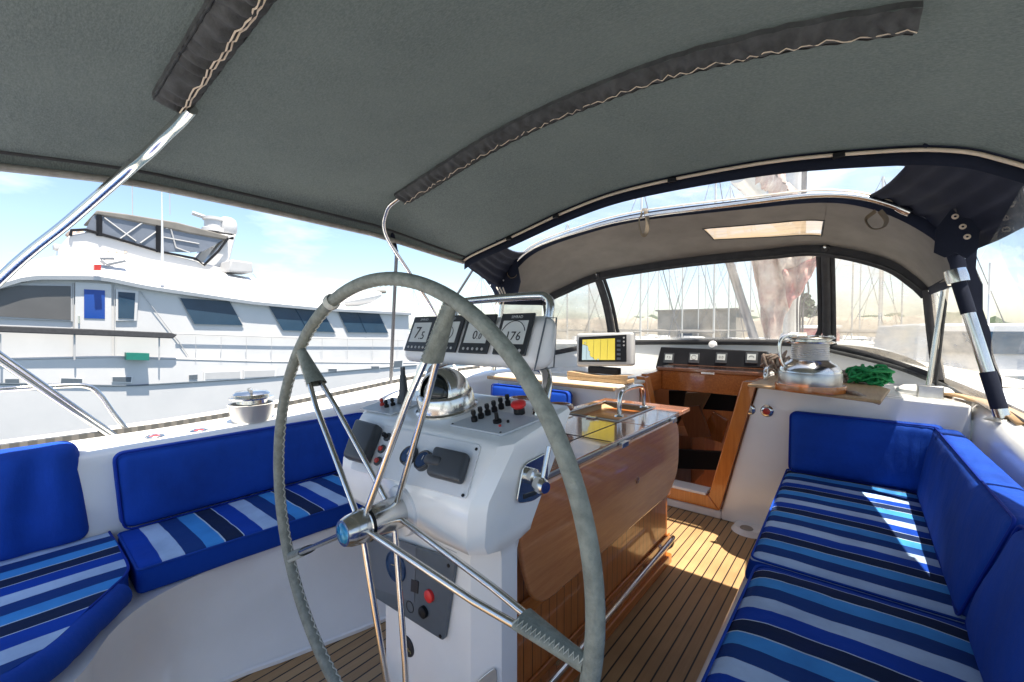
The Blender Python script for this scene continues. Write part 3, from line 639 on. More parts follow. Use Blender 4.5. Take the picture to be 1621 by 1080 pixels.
# ------------------------------------------------------------------ cockpit table
tab=thing('cockpit_table','varnished wooden cockpit table with hanging drop leaf, between the console and the companionway','table',(-1.04,1.8,0))
MB().box(-1.24,-.85,1.04,2.46,0,.858).build('cabinet','bead',tab,bevel=.012)
MB().box(-1.26,-.83,1.02,2.48,0,.05).build('plinth','varnish',tab,bevel=.006)
MB().box(-.848,-.838,1.03,2.47,.40,.46).build('rail_strip','varnish',tab,bevel=.003); MB().box(-.848,-.838,1.03,2.47,.14,.17).build('rail_strip','varnish',tab,bevel=.003)
# top: four boards around an open bin
hx0,hx1,hy0,hy1=-1.25,-.93,1.98,2.46
def board(x0,x1,y0,y1): MB().box(x0,x1,y0,y1,.862,.887).build('top_board','tabletop',tab,bevel=.005)
board(-1.32,-.775,1.12,hy0); board(-1.32,-.775,hy1,2.60); board(-1.32,hx0,hy0+.001,hy1-.001); board(hx1,-.775,hy0+.001,hy1-.001)
bin_=MB(); bin_.add([(hx0,hy0,.72),(hx1,hy0,.72),(hx1,hy1,.72),(hx0,hy1,.72),(hx0,hy0,.884),(hx1,hy0,.884),(hx1,hy1,.884),(hx0,hy1,.884)],[(0,1,2,3),(0,4,5,1),(1,5,6,2),(2,6,7,3),(3,7,4,0)])
bin_.build('bin','teakraw',tab,thick=.004)
z=.889
MB().tube([(hx0,hy0,z),(hx1,hy0,z),(hx1,hy1,z),(hx0,hy1,z)],.006,6,closed=True).build('bin_rim','brushed',tab)
MB().box(-1.10,-1.05,hy0-.03,hy0-.005,.888,.897).build('latch','chrome',tab,bevel=.002)
MB().box(-1.21,-1.17,1.86,1.94,.888,.893).build('hinge_plate','chrome',tab,bevel=.001)
MB().box(-1.31,-.785,1.60,1.604,.887,.8885).build('board_joint','black',tab)
MB().box(-.925,-.921,1.14,1.97,.887,.8885).build('board_joint','black',tab)
# leaf
def roundpoly(pts,r,n=6):
    out=[];m=len(pts)
    for k in range(m):
        p=V(pts[k]);a=(V(pts[k-1])-p);b=(V(pts[(k+1)%m])-p); q=min(r,a.length*.45,b.length*.45); a=a.normalized()*q;b=b.normalized()*q
        for s in range(n+1): t=s/n; out.append(p+a*(1-t)**2+b*t**2)
    return out
lf=roundpoly([(-.768,.97,.872),(-.768,2.33,.872),(-.768,2.325,.60),(-.768,2.20,.505),(-.768,1.03,.495),(-.768,.955,.70)],.11,8)
MB().prism(lf,(.02,0,0)).build('drop_leaf','leaf',tab,bevel=.006)
lf=roundpoly([(-1.348,1.0,.872),(-1.348,2.33,.872),(-1.348,2.325,.60),(-1.348,2.20,.505),(-1.348,1.06,.495),(-1.348,.985,.70)],.11,8)
MB().prism(lf,(.02,0,0)).build('drop_leaf','leaf',tab,bevel=.006)
MB().box(-.774,-.764,1.0,2.32,.873,.885).build('hinge_strip','brushed',tab)
for y in (1.62,2.22): MB().box(-.762,-.744,y,y+.06,.862,.884).build('hinge','chrome',tab,bevel=.002)
MB().lathe([(0,.006),(.014,.004),(.016,0)],(-.748,1.78,.69),(1,0,0),14).build('leaf_button','cup',tab)
# grab handle on table
MB().tube(cr([(-.985,2.10,.885),(-.985,2.11,.985),(-.985,2.17,1.02),(-.985,2.36,1.02),(-.985,2.42,.985),(-.985,2.43,.885)],8),.0125,12).build('handle','chrome',tab)
for y in (2.10,2.43): MB().lathe([(0,.01),(.022,.008),(.026,0)],(-.985,y,.887),(0,0,1),18).build('handle_flange','chrome',tab)
# foot rail
fr=thing('foot_rail','polished steel foot rail low along the starboard side of the table','foot rail',(-.78,1.8,.1))
MB().tube(cr([(-.845,1.10,.16),(-.79,1.10,.185),(-.765,1.16,.20),(-.765,1.6,.21),(-.772,2.2,.215),(-.775,2.31,.215),(-.785,2.36,.20),(-.80,2.37,.15),(-.835,2.34,.13),(-.85,2.33,.13)],8),.0125,12).build('tube','chrome',fr)
for y in (1.3,2.08):
    MB().tube([(-.85,y,.14),(-.79,y,.17),(-.768,y,.205)],.008,8).build('bracket','chrome',fr); MB().lathe([(0,.008),(.022,.006),(.024,0)],(-.845,y,.14),(1,0,0),16).build('flange','chrome',fr)
# brown wooden drink holder
dh=thing('drink_holder','brown wooden three-ring drink holder on the table behind the console','drink holder',(-1.3,1.8,.95))
for px,py,r in ((884,644,.062),(826,633,.062),(786,633,.058)):
    p=onz(px,py,.965); c=[p+V((math.cos(2*PI*k/28)*r,math.sin(2*PI*k/28)*r,0)) for k in range(28)]
    MB().tube(c,.014,10,closed=True).build('ring','cup',dh)
a=onz(893,646,.955);b=onz(788,634,.955)
MB().box(-1.50,-1.12,1.70,1.76,.935,.957).build('shelf','cup',dh,bevel=.008); MB().box(-1.30,-1.24,1.69,1.75,.885,.937).build('bracket','cup',dh,bevel=.004)
# ------------------------------------------------------------------ helm console
con=thing('helm_console','white moulded helm console with instruments and controls behind the steering wheel','helm console',(-.95,.85,0))
def ring(xl,xr,ya,yf,ch,zf):
    p=[(xl,ya+ch),(xl+ch,ya),(xr-ch,ya),(xr,ya+ch),(xr,yf-ch*.5),(xr-ch*.5,yf),(xl+ch*.5,yf),(xl,yf-ch*.5)]
    out=[]
    for k in range(8):  # densify
        a=V((*p[k],0));b=V((*p[(k+1)%8],0))
        for s in range(4): out.append(a.lerp(b,s/4))
    return [V((q.x,q.y,zf(q.y))) for q in out]
R_=[ring(-1.17,-.695,.755,.90,.055,lambda y:0),ring(-1.17,-.695,.755,.90,.055,lambda y:.4),ring(-1.17,-.695,.755,.90,.055,lambda y:.77),
    ring(-1.175,-.69,.75,.90,.05,lambda y:.795),ring(-1.21,-.665,.695,.905,.03,lambda y:.825),ring(-1.225,-.66,.680,.91,.03,lambda y:.85),ring(-1.25,-.652,.678,.95,.03,lambda y:.925),ring(-1.255,-.65,.684,.97,.03,lambda y:.955),
    ring(-1.30,-.645,.766,1.07,.03,lambda y:1.052+.21*(y-.766)),ring(-1.298,-.648,.773,1.065,.03,lambda y:1.064+.21*(y-.773)),ring(-1.285,-.66,.785,1.05,.03,lambda y:1.071+.21*(y-.785))]
mb=MB(); n=len(R_[0]); mb.v=[p for r in R_ for p in r]
for i_ in range(len(R_)-1):
    for k in range(n): mb.f.append([i_*n+k,i_*n+(k+1)%n,(i_+1)*n+(k+1)%n,(i_+1)*n+k])
mb.f.append([(len(R_)-1)*n+k for k in range(n)])
mb.build('body','gel',con,ang=34)
MB().tube([V((-1.15,.7545,.772)),V((-.80,.7545,.772))],.0016,5).build('mould_line','greypl',con)
AP=V((-.95,.766,1.052)); AN=V((0,-(1.052-.955),(.766-.684))).normalized(); AD=V((0,-(.766-.684),-(1.052-.955))).normalized()  # sloped aft face
TP=V((-.95,.785,1.071)); TN=V((0,-.21,1)).normalized(); TU=V((0,1,.21)).normalized()
CP_=V((-.95,.755,.6)); CN=V((0,-1,0))
def quad(pts,P,n,lift,th,name,m,parent=con,bev=.002,rnd=0):
    q=[hit(x,y,P,n)+n*lift for x,y in pts]
    if rnd: q=roundpoly(q,rnd,5)
    return MB().prism(q,n*th).build(name,m,parent,bevel=bev)
def knob(px,py,P,n,r,h,name,m,parent=con,seg=16,prof=None,lift=0):
    p=hit(px,py,P,n)+n*lift
    return MB().lathe(prof or [(0,h),(r*.8,h),(r,h*.8),(r,0)],p,n,seg).build(name,m,parent)
# instrument plate on sloped face
quad([(577,668),(763,706),(739,792),(556,744)],AP,AN,.001,.004,'instrument_plate','whitepl',rnd=.012)
c1=MB(); q=[hit(x,y,AP,AN)+AN*.004 for x,y in ((575,671),(611,681),(588,740),(555,731))]
c1.soft([q[3],q[2],q[1],q[0]]+[p+AN*.035 for p in (q[3],q[2],q[1],q[0])],.012,step=.1).build('throttle_cover','darkgrey',con)
q=[hit(x,y,AP,AN)+AN*.004 for x,y in ((697,713),(750,725),(737,772),(683,758))]
b_=MB().soft([q[3],q[2],q[1],q[0]]+[p+AN*.028 for p in (q[3],q[2],q[1],q[0])],.012,step=.1).build('socket_cover','darkgrey',con)
p=hit(696,737,AP,AN)+AN*.008; r=(q[1]-q[0]).normalized(); u=AN.cross(r)
MB().soft([p+r*a*.03+u*b*.013+AN*c for c in (0,.03) for a,b in ((-1,-1),(1,-1),(1,1),(-1,1))],.011,step=.1).build('latch','darkgrey',b_)
for px,py,nm in ((651,724,'gauge'),(674,732,'gauge')):
    g=knob(px,py,AP,AN,.026,.014,nm,'darkgrey',lift=.004,seg=24,prof=[(.021,.012),(.024,.015),(.027,.012),(.028,0)])
    knob(px,py,AP,AN,.021,.012,'dial','gauge',g,24,prof=[(0,.012),(.021,.012)],lift=.005)
    p=hit(px,py,AP,AN)+AN*.018; MB().tube([p,p+V((.009,0,.012))],.001,5).build('needle','lcd',g)
for px,py in ((616,694),(607,713),(601,732)):
    g=knob(px,py,AP,AN,.013,.006,'switch_bezel','darkgrey',lift=.005); knob(px,py,AP,AN,.007,.022 if py<700 else .012,'switch_knob','black' if py<700 else 'redlens',g,lift=.006)
for px,py in ((756,713),(735,786)): knob(px,py,AP,AN,.004,.003,'screw','black',lift=.005,seg=8)
# top right switch plate, ignition and stop button
sp=quad([(712,676),(795,692),(856,667),(775,651)],TP,TN,.0015,.006,'switch_plate','plate',rnd=.006,bev=.001)
for k in range(6):
    px=752+k*10.6; py=671-k*5.2
    p=hit(px,py,TP,TN); MB().lathe([(0,.034),(.006,.034),(.0075,.026),(.005,.018),(.009,.014),(.009,0)],p+TN*.006,TN,10).build('toggle_switch','black',sp)
knob(788,673,TP,TN,.009,.03,'ignition_knob','black',sp,lift=.006,prof=[(0,.03),(.005,.03),(.006,.012),(.012,.009),(.012,0)])
knob(792,679,TP,TN,.004,.006,'indicator_light','redlens',sp,lift=.006,seg=10); knob(805,673,TP,TN,.004,.008,'small_button','black',sp,lift=.006,seg=10)
g=knob(823,658,TP,TN,.016,.022,'stop_button','black',sp,lift=.006); knob(823,658,TP,TN,.02,.03,'mushroom_cap','red',g,lift=.022,seg=22,prof=[(0,.022),(.016,.021),(.0215,.016),(.0215,.008),(.014,.0)])
for px,py in ((717,675),(793,689)): knob(px,py,TP,TN,.003,.002,'screw','black',sp,lift=.007,seg=8)
# top left switch plate with joystick
sp=quad([(571,650),(620,659),(668,640),(622,632)],TP,TN,.0015,.006,'switch_plate','plate',rnd=.004,bev=.001)
for k,(px,py) in enumerate(((613,648),(623,645),(634,641),(606,645))):
    p=hit(px,py,TP,TN); MB().lathe([(0,.026),(.005,.026),(.0065,.018),(.004,.012),(.008,.009),(.008,0)],p+TN*.006,TN,10).build('toggle_switch','redlens' if k==3 else 'black',sp)
p=hit(640,640,TP,TN)+TN*.006; MB().lathe([(0,.12),(.008,.12),(.008,.095),(.011,.09),(.014,.05),(.016,.03),(.022,.012),(.024,0)],p,V((-.05,0,1)),16).build('joystick','darkgrey',sp)
# compass binnacle
bn=V((-1.01,.915,1.097))
cb_=MB().lathe([(0,.0),(.098,.0),(.098,.007),(.090,.011),(.088,.050),(.083,.057),(.076,.059),(0,.059)],bn,TN,40).build('compass_base','chrome',con)
cc=bn+TN*.052
def sph(c,r,axis,a0,a1,n=20):
    return [(r*math.sin(a0+(a1-a0)*k/n),r*math.cos(a0+(a1-a0)*k/n)) for k in range(n+1)]
fa=V((.10,-1,.12)).normalized()
MB().lathe(sph(cc,.079,fa,math.radians(52),PI*.985),cc,fa,40).build('compass_hood','chrome',con,thick=.003)
MB().lathe(sph(cc,.066,fa,0,PI),cc,V((0,0,1)),32).build('compass_globe','glassblk',con)
MB().lathe([(.058,0),(.0615,.0035),(.065,0),(.0615,-.0035),(.058,0)],cc+fa*.0485,fa,36).build('hood_rim','chrome',con)
MB().lathe([(0,.004),(.045,.004),(.048,0)],cc+V((0,0,.012)),V((0,0,1)),24).build('compass_card','lcd',con)
# guard rail and pod
MB().tube(cr([(-1.20,.99,1.10),(-1.225,1.03,1.19),(-1.20,1.075,1.225),(-1.10,1.085,1.235),(-.85,1.085,1.235),(-.76,1.075,1.228),(-.715,1.04,1.19),(-.70,.99,1.10)],9),.0155,14).build('guard_rail','chrome',con)
for x in (-1.20,-.70): MB().lathe([(0,.012),(.026,.01),(.03,0)],(x,.99,1.113),TN,18).build('rail_flange','chrome',con)
MB().tube(cr([(-1.14,1.07,1.36),(-1.14,1.085,1.43),(-1.12,1.09,1.445),(-1.0,1.09,1.45),(-.80,1.09,1.452),(-.755,1.09,1.445),(-.735,1.085,1.42),(-.735,1.07,1.34)],9),.013,14).build('top_rail','chrome',con)
pod=thing('instrument_pod','white instrument pod with four grey number displays above the console compass','instrument pod',(-.96,1.0,1.3))
c8=[(-1.315,.945,1.225),(-.685,.945,1.232),(-.685,1.06,1.228),(-1.315,1.06,1.228),(-1.315,1.012,1.385),(-.685,1.012,1.388),(-.685,1.075,1.385),(-1.315,1.075,1.385)]
MB().soft(c8,.052,.004,0,step=.08).build('housing','whitepl',pod,ang=80)
PP=V((-1.0,.945,1.228)); PU=V((0,.067,.158)).normalized(); PR=V((1,0,.004)).normalized(); PN=PR.cross(PU).normalized(); PN=-PN if PN.y>0 else PN
PP=PP+PN*.005
MB().tube([V((-.700,.955,1.232))]+[V((-.700,1.012,1.380)),V((-.702,1.068,1.382)),V((-.702,1.055,1.236))],.0025,6,closed=True).build('seam','panelgrey',pod)
ds=[(640,675,660,697,'7.5'),(680,723,702,739,''),(727,773,743,790,'0.0'),(778,832,800,851,'176')]
for k,(b0,b1,t0,t1,tx) in enumerate(ds):
    yb=[(552,552.5),(553,554),(555,556),(556,558)][k]; yt=[(508,505),(505,504.5),(504,503.5),(504,502)][k]
    q=[hit(b0,yb[0],PP,PN),hit(b1,yb[1],PP,PN),hit(t1,yt[1],PP,PN),hit(t0,yt[0],PP,PN)]
    # regularise to a true rectangle on the face
    cx_=sum((p for p in q),V())/4; w_=((q[1]-q[0]).length+(q[2]-q[3]).length)/4; h_=((q[3]-q[0]).length+(q[2]-q[1]).length)/4
    h_=.066; w_=min(w_,.062)
    d=MB().prism([cx_+PR*a*w_+PU*b*h_ for a,b in ((-1,-1),(1,-1),(1,1),(-1,1))],PN*.008).build('display','panelblk',pod,bevel=.003)
    s_=MB().prism([cx_+PN*.008+PR*a*w_*.76+PU*(b*h_*.56+.004) for a,b in ((-1,-1),(1,-1),(1,1),(-1,1))],PN*.0015).build('screen','lcd',d)
    o_=cx_+PN*.0105
    if tx=='7.5': text('7',o_-PR*.012,PR,PU,.062,'ink',d); text('.5',o_+PR*.016-PU*.010,PR,PU,.042,'ink',d)
    elif tx=='176': text('176',o_+PR*.004-PU*.010,PR,PU,.040,'ink',d)
    elif tx: text('0',o_-PR*.004-PU*.008,PR,PU,.042,'ink',d); text('.0',o_+PR*.016-PU*.012,PR,PU,.028,'ink',d)
    if tx in ('176',''):
        rr_=.043 if tx else .028; aa=[(math.radians(20+140*j/20) if tx else 2*PI*j/24) for j in range(21 if tx else 24)]
        ce=o_-PU*(.008 if tx else .0)
        MB().tube([ce+PR*math.cos(t)*rr_*1.05+PU*math.sin(t)*rr_*(1.1 if tx else .95) for t in aa],.0012,5,closed=not tx).build('dial_arc','ink',d)
        if not tx: MB().tube([ce-PR*.014-PU*.02,ce+PR*.014+PU*.016],.0012,5).build('dial_needle','ink',d)
    text('SIMRAD',cx_+PN*.0085+PU*.053,PR,PU,.0125,'lcd',d)
    for j in range(5):
        MB().lathe([(0,.002),(.0045,.002),(.005,0)],cx_+PN*.008+PR*(-.040+.020*j)-PU*.052,PN,8).build('button','greypl',d)
for px in (-1.147,-1.012,-.868): pass
# gear lever plate on starboard face
LX=-.646
q=roundpoly([onx(826,735,LX),onx(866,714,LX),onx(864,776,LX),onx(842,793,LX),onx(815,797,LX)],.02,5)
lp=MB().prism([p+V((.001,0,0)) for p in q],(.005,0,0)).build('lever_plate','chrome',con,bevel=.002)
p=onx(834,752,LX)
MB().lathe([(0,.05),(.012,.05),(.014,.03),(.02,.026),(.02,.0)],p,V((1,0,0)),20).build('lever_boss','chrome',con)
e=onx(857,768,LX+.05); MB().tube([p+V((.03,0,0)),e],.010,12).build('lever_shaft','chrome',con)
MB().lathe([(0,.03),(.014,.03),(.019,.02),(.019,.0),(0,0)],e-V((.01,0,0)),V((1,-.3,0)),20).build('lever_knob','chrome',con)
MB().tube([e,onx(869,707,LX+.05)],.0065,10).build('lever_handle','chrome',con)
quad([(829,783),(850,776),(848,783),(829,790)],(LX+.006,0,0),V((1,0,0)),.001,.001,'lever_plate_label','panelblk',bev=0)
knob(885,675,TP,TN,.0,.0,'x','black') if False else None
# lower engine panel
CPn=V((-.95,.754,.6))
ep=quad([(583,838),(727,884),(708,1011),(588,936)],CPn,CN,.001,.012,'engine_panel','panelgrey',rnd=.012,bev=.003)
quad([(590,838),(665,862),(662,950),(592,925)],CPn,CN,.0132,.0015,'gauge_field','panelgrey2',ep,bev=0)
g=knob(634,893,CPn,CN,.045,.006,'rev_counter','gauge',ep,30,prof=[(0,.003),(.040,.003),(.041,.006),(.044,.006),(.046,0)],lift=.0145)
p=hit(634,893,CPn,CN)+CN*.0185; MB().tube([p-V((.02,0,0)),p+V((.022,0,.006))],.0012,5).build('needle','emblem',g)
quad([(658,913),(669,917),(668,936),(657,932)],CPn,CN,.0135,.002,'warning_display','ink',ep,bev=0)
knob(687,939,CPn,CN,.0165,.010,'start_button','red',ep,22,lift=.013); knob(678,964,CPn,CN,.0155,.012,'stop_button','black',ep,22,lift=.013)
MB().lathe([(.014,.001),(.016,.002),(.017,0)],hit(655,957,CPn,CN)+CN*.013,CN,20).build('key_ring','ink',ep)
for px,py in ((716,892),(703,1003),(640,966),(590,925)): knob(px,py,CPn,CN,.005,.003,'screw','black',ep,8,lift=.013)
e=hit(645,1023,CPn,CN); MB().lathe([(0,.004),(.028,.003),(.030,0)],e,CN,28).build('emblem','ink',con)
MB().tube([e+CN*.005+V((-.022+.0022*k,0,.007-.0007*k+.003*math.sin(k*1.5))) for k in range(21)],.0013,5).build('gold_mark','emblem',con)
# mirror step plate on the chamfer
Pc=V((-.7225,.7825,.3)); Nc=V((1,-1,0)).normalized()
q=roundpoly([V((-.742,.759,.19)),V((-.742,.759,.46))+V((0,0,0)),V((-.703,.800,.50)),V((-.703,.800,.27))],.02,4)
hp=MB().prism([p+Nc*.002 for p in q],Nc*.004).build('vent_plate','mirror',con,bevel=.001)
for k,z_ in enumerate((.44,.40,.36,.32,.28)):
    MB().lathe([(0,.003),(.004,.003),(.004,0)],V((-.733 if k%2 else -.713,.768 if k%2 else .789,z_))+Nc*.006,Nc,10).build('screw','chrome',hp)
# ------------------------------------------------------------------ steering wheel
WC=V((-.93,.62,.872)); WR=.60
sw=thing('steering_wheel','large steering wheel with stitched grey-green leather rim and five double steel spokes','steering wheel',WC)
def wp(a,r,y=0): return WC+V((math.cos(a)*r,y,math.sin(a)*r))
MB().tube([wp(2*PI*k/128,WR) for k in range(128)],.0165,16,closed=True,up=(0,1,0)).build('rim','leather',sw,ang=80)
# stitching: herringbone cord along the inner side of the rim
mb=MB()
def onrim(a,th): return WC+V((math.cos(a)*(WR+.0172*math.cos(th)),.0172*math.sin(th),math.sin(a)*(WR+.0172*math.cos(th))))
a=math.radians(150); P=[]
NS=330
P=[onrim(2*PI*k/NS,PI+(.62 if k%2 else .12)-.9) for k in range(NS)]
P2=[onrim(2*PI*k/NS,PI-.9-(.38 if k%2 else -.12)) for k in range(NS)]
MB().tube(P,.0021,5,closed=True).build('stitching','stitch',sw)
for k in range(5):
    a=math.radians(64+72*k); a_=math.radians(64+72*k)
    t=V((-math.sin(a),0,math.cos(a)))
    for y in (-.055,.035):
        MB().tube([wp(a,.028,y),wp(a,.36,y*.62),wp(a,.475,y*.33),wp(a,.59,0)],.0078,10).build('spoke','chrome',sw)
    # leather cover on outer part
    sl_=MB(); n_=14
    def sec(u,v,a=a,t=t):
        r=.452+(.135)*u; yw=.021*(1-u)+.015; w2=.013+.003*u; th=2*PI*v
        return wp(a,r)+t*math.cos(th)*w2+V((0,math.sin(th)*yw*.85,0))
    sl_.grid(sec,10,18); sc_=sl_.build('spoke_cover','leather',sw,ang=80)
    mb=MB(); P=[]
    for j in range(30):
        u=j/29; P.append(sec(u,.86+(.05 if j%2 else -.05)-.0)+t*.002-V((0,.001,0)))
    mb.tube(P,.0017,5); mb.build('cover_stitching','stitch',sc_)
kn=wp(math.radians(101),WR)
mb=MB(); mb.lathe([(.019,-.012),(.0225,-.008),(.0235,0),(.0225,.008),(.019,.012)],wp(math.radians(113),WR),V((-math.sin(math.radians(113)),0,math.cos(math.radians(113)))),18); mb.build('turks_head','stitch',sw)
MB().lathe([(0,-.105),(.030,-.105),(.036,-.09),(.040,-.062),(.0385,-.055),(.0385,-.05),(.041,-.048),(.041,.052),(.036,.058),(.034,.062)],WC,(0,1,0),36).build('hub','chrome',sw)
MB().lathe([(0,-.112),(.018,-.110),(.025,-.104),(.026,-.1)],WC,(0,1,0),28).build('hub_cap','hubblue',sw)
MB().lathe([(.0415,-.047),(.0425,-.043),(.0415,-.039)],WC,(0,1,0),36).build('hub_groove','black',sw)
MB().lathe([(.034,.045),(.036,.05),(.062,.052),(.066,.060),(.066,.064)],WC,(0,1,0),32).build('brake_flange','whitepl',sw)
# ------------------------------------------------------------------ bimini
def proj(p):
    z=p[2]-H;f=-math.sin(YAW)*p[0]+math.cos(YAW)*p[1];u=math.cos(YAW)*p[0]+math.sin(YAW)*p[1]
    c=math.cos(PIT);s=math.sin(PIT); a=f*c-z*s;b=f*s+z*c
    return (CX+F*u/a,CY-F*b/a) if a>.01 else (9999,9999)
def arch(Y,pts,n=80): return Curve([(x,Y,z) for x,z in pts],n)  # starboard arch ends stretched wide, out of view, to shade the seat
A0=arch(-.35,[(-2.33,1.88),(-2.24,1.93),(-1.75,1.99),(-1.0,2.04),(-.4,2.03),(.1,2.0),(.66,1.90),(.80,1.80)])
A1=arch(.42,[(-2.345,1.965),(-2.26,2.015),(-1.75,2.065),(-1.0,2.115),(-.5,2.11),(0,2.07),(.64,1.97),(.80,1.86)])
A2=arch(1.5,[(-2.335,1.94),(-2.23,2.045),(-1.98,2.105),(-1.26,2.235),(-.66,2.262),(-.25,2.222),(.09,2.145),(.55,2.0),(.72,1.88)])
A3=arch(2.2,[(-2.26,1.845),(-2.15,1.885),(-1.77,1.97),(-1.36,2.062),(-.97,2.11),(-.376,2.10),(.052,2.045),(.25,1.995),(.36,1.935),(.46,1.865),(.53,1.79)])
YK=[-.35,.42,1.5,2.2]; AK=[A0,A1,A2,A3]
def bim(u,Y):
    P=[a(u) for a in AK]
    for k in range(3):
        if Y<=YK[k+1] or k==2:
            t=(Y-YK[k])/(YK[k+1]-YK[k]); p0=P[max(k-1,0)];p1=P[k];p2=P[k+1];p3=P[min(k+2,3)]
            # linear with slight smoothing; keeps cloth taut between bows
            q=p1.lerp(p2,t); s=.5*((2*p1)+(p2-p0)*t+(2*p0-5*p1+4*p2-p3)*t*t+(3*p1-p0-3*p2+p3)*t**3)
            r=q.lerp(s,.45); r.y=Y; return r
bi=thing('bimini','dark grey green canvas bimini stretched over steel bows above the whole cockpit','bimini',(CTR,1,2.1))
def bsurf(u,v):
    Y=-.35+2.55*v; p=bim(u,Y); 
    w=.006*noise.noise(V((p.x*1.2,p.y*1.2,0)))+.0025*noise.noise(V((p.x*5,p.y*5,3)))
    # pull wrinkles near the bows
    for yb in (.42,1.5): w+=.0025*math.sin(p.x*55+2*noise.noise(V((p.x*3,yb,0))))*math.exp(-abs(p.y-yb)/.07)
    return p+V((0,0,w))
mb=MB(); mb.grid(bsurf,110,100); mb.build('canopy','bim',bi,ang=80)
def pocket(yc,u0,u1,hw,skew,zlift=.012,zigs=3):
    def f(u,v):
        uu=u0+(u1-u0)*u; Y=yc+hw*(2*v-1); p=bim(uu,Y); b=math.sin(v*PI)*.022+.004
        w=(.0075*math.sin(u*260+5*noise.noise(V((u*14,v*2,0))))+.004*noise.noise(V((u*60,v*1.5,5))))*(.35+.65*(1-abs(2*v-1)))
        return p-V((0,0,zlift+b+w))
    mb=MB(); mb.grid(f,420,10); 
    for v in (0,1): 
        mb.grid(lambda u,q,v=v:f(u,v)+V((0,0,(zlift+.004)*q)),60,1)
    return mb.build('zip_pocket','pocket',bi,ang=80,fix=False),f
pk,f1=pocket(.385,.215,.93,.052,0)
for k,vv in enumerate((.66,.76)):
    MB().tube([f1(j/90,vv+.035*math.sin(j*.95))-V((0,0,.003)) for j in range(91)],.0022,6).build('zipper','zipper',pk)
MB().tube([f1(j/90,.04)-V((0,0,.002)) for j in range(91)],.0022,5).build('seam','black',pk)
pk,f2=pocket(1.50,.115,.785,.055,0)
MB().tube([f2(j/110,.62+.055*math.sin(j*.8))-V((0,0,.002)) for j in range(111)],.0018,6).build('zipper','zipper',pk)
MB().tube([f2(j/90,.97)-V((0,0,.002)) for j in range(91)],.002,5).build('seam','black',pk)
# edge tube and piping
MB().tube([bim(0,-.35+.05*k)-V((-.012,0,.016)) for k in range(52)],.0145,10).build('edge_tube','edgetube',bi)
MB().tube([bim(.016,-.35+.05*k)+V((0,0,-.004)) for k in range(52)],.007,8).build('edge_hem','charcoal',bi)
MB().tube([bim(1,-.35+.05*k) for k in range(52)],.012,8).build('edge_hem','charcoal',bi)
MB().tube([A3(k/80)-V((0,.004,.016)) for k in range(81)],.0075,10).build('front_tube','zipper',bi)
mb=MB(); mb.grid(lambda u,v:A3(u)+V((0,.02+.0*v,-.004-.062*v)),80,2); mb.build('front_hem','navy',bi,thick=.004)
for u in (.16,.29,.53,.76):
    p=A3(u)-V((0,.012,.02)); MB().box(p.x-.02,p.x+.02,p.y-.01,p.y+.01,p.z-.012,p.z+.01).build('tube_clip','black',bi,bevel=.004)
# frame legs
c_=cr([onx(303,172,-1.655),onx(286,192,-1.74),onx(262,215,-1.86),onx(235,242,-1.98),onx(200,272,-2.14),onx(110,350,-2.40),onx(0,442,-2.62),onx(0,442,-2.62)+V((-.35,-.35,-.55))],10)
MB().tube(c_,.019,14).build('frame_leg','chrome',bi)
c_=cr([onx(650,306,-1.98),onx(630,315,-2.04),onx(612,334,-2.12),onx(611,372,-2.24),onx(650,435,-2.42),onx(690,500,-2.56),V((-2.80,2.55,1.15)),V((-2.9,2.75,.95))],10)
MB().tube(c_,.0125,14).build('frame_leg','chrome',bi)
MB().tube(cr([onx(616,352,-2.30),onx(624,385,-2.32),onx(627,402,-2.34)],6),.014,8).build('leg_sleeve','navy',bi)
MB().tube([onx(628,396,-2.80),onx(623,500,-2.90),onx(618,622,-2.96)],.0135,12).build('support_pole','greypole',bi)
# dark gusset by the first bow
q=[onx(190,250,-2.30),onx(255,212,-2.0),onx(262,225,-2.0),onx(235,250,-2.15)]
mb=MB(); mb.prism([p-V((0,0,.012)) for p in q],(0,0,.004)); mb.build('gusset','navy',bi)
# ------------------------------------------------------------------ dodger
D=Curve([(-2.57,3.0,1.60),(-2.53,3.0,1.75),(-2.40,3.0,1.92),(-2.17,3.0,2.05),(-1.75,3.0,2.13),(-1.27,3.0,2.168),(-.58,3.0,2.135),(-.17,3.0,2.10),(.076,3.0,2.005),(.28,3.0,1.835),(.345,3.0,1.71),(.362,3.0,1.60)],90)
B=Curve([(-2.55,3.62,1.62),(-2.53,3.65,1.675),(-2.36,3.72,1.76),(-2.05,3.85,1.89),(-1.6,3.9,1.94),(-1.14,3.9,1.963),(-.6,3.9,1.965),(-.25,3.9,1.955),(.106,3.9,1.825),(.267,3.9,1.684),(.33,3.88,1.60)],90)
do=thing('dodger','navy and tan canvas spray hood with clear windows over the companionway','dodger',(CTR,3.5,1.0))
# skylight opening located by its outline
def dsurf(u,v):
    a=D(u);b=B(u); p=a.lerp(b,v); return p+V((0,0,.03*math.sin(v*PI)*(1-abs(2*u-1)**4)+.004*noise.noise(p*4)))
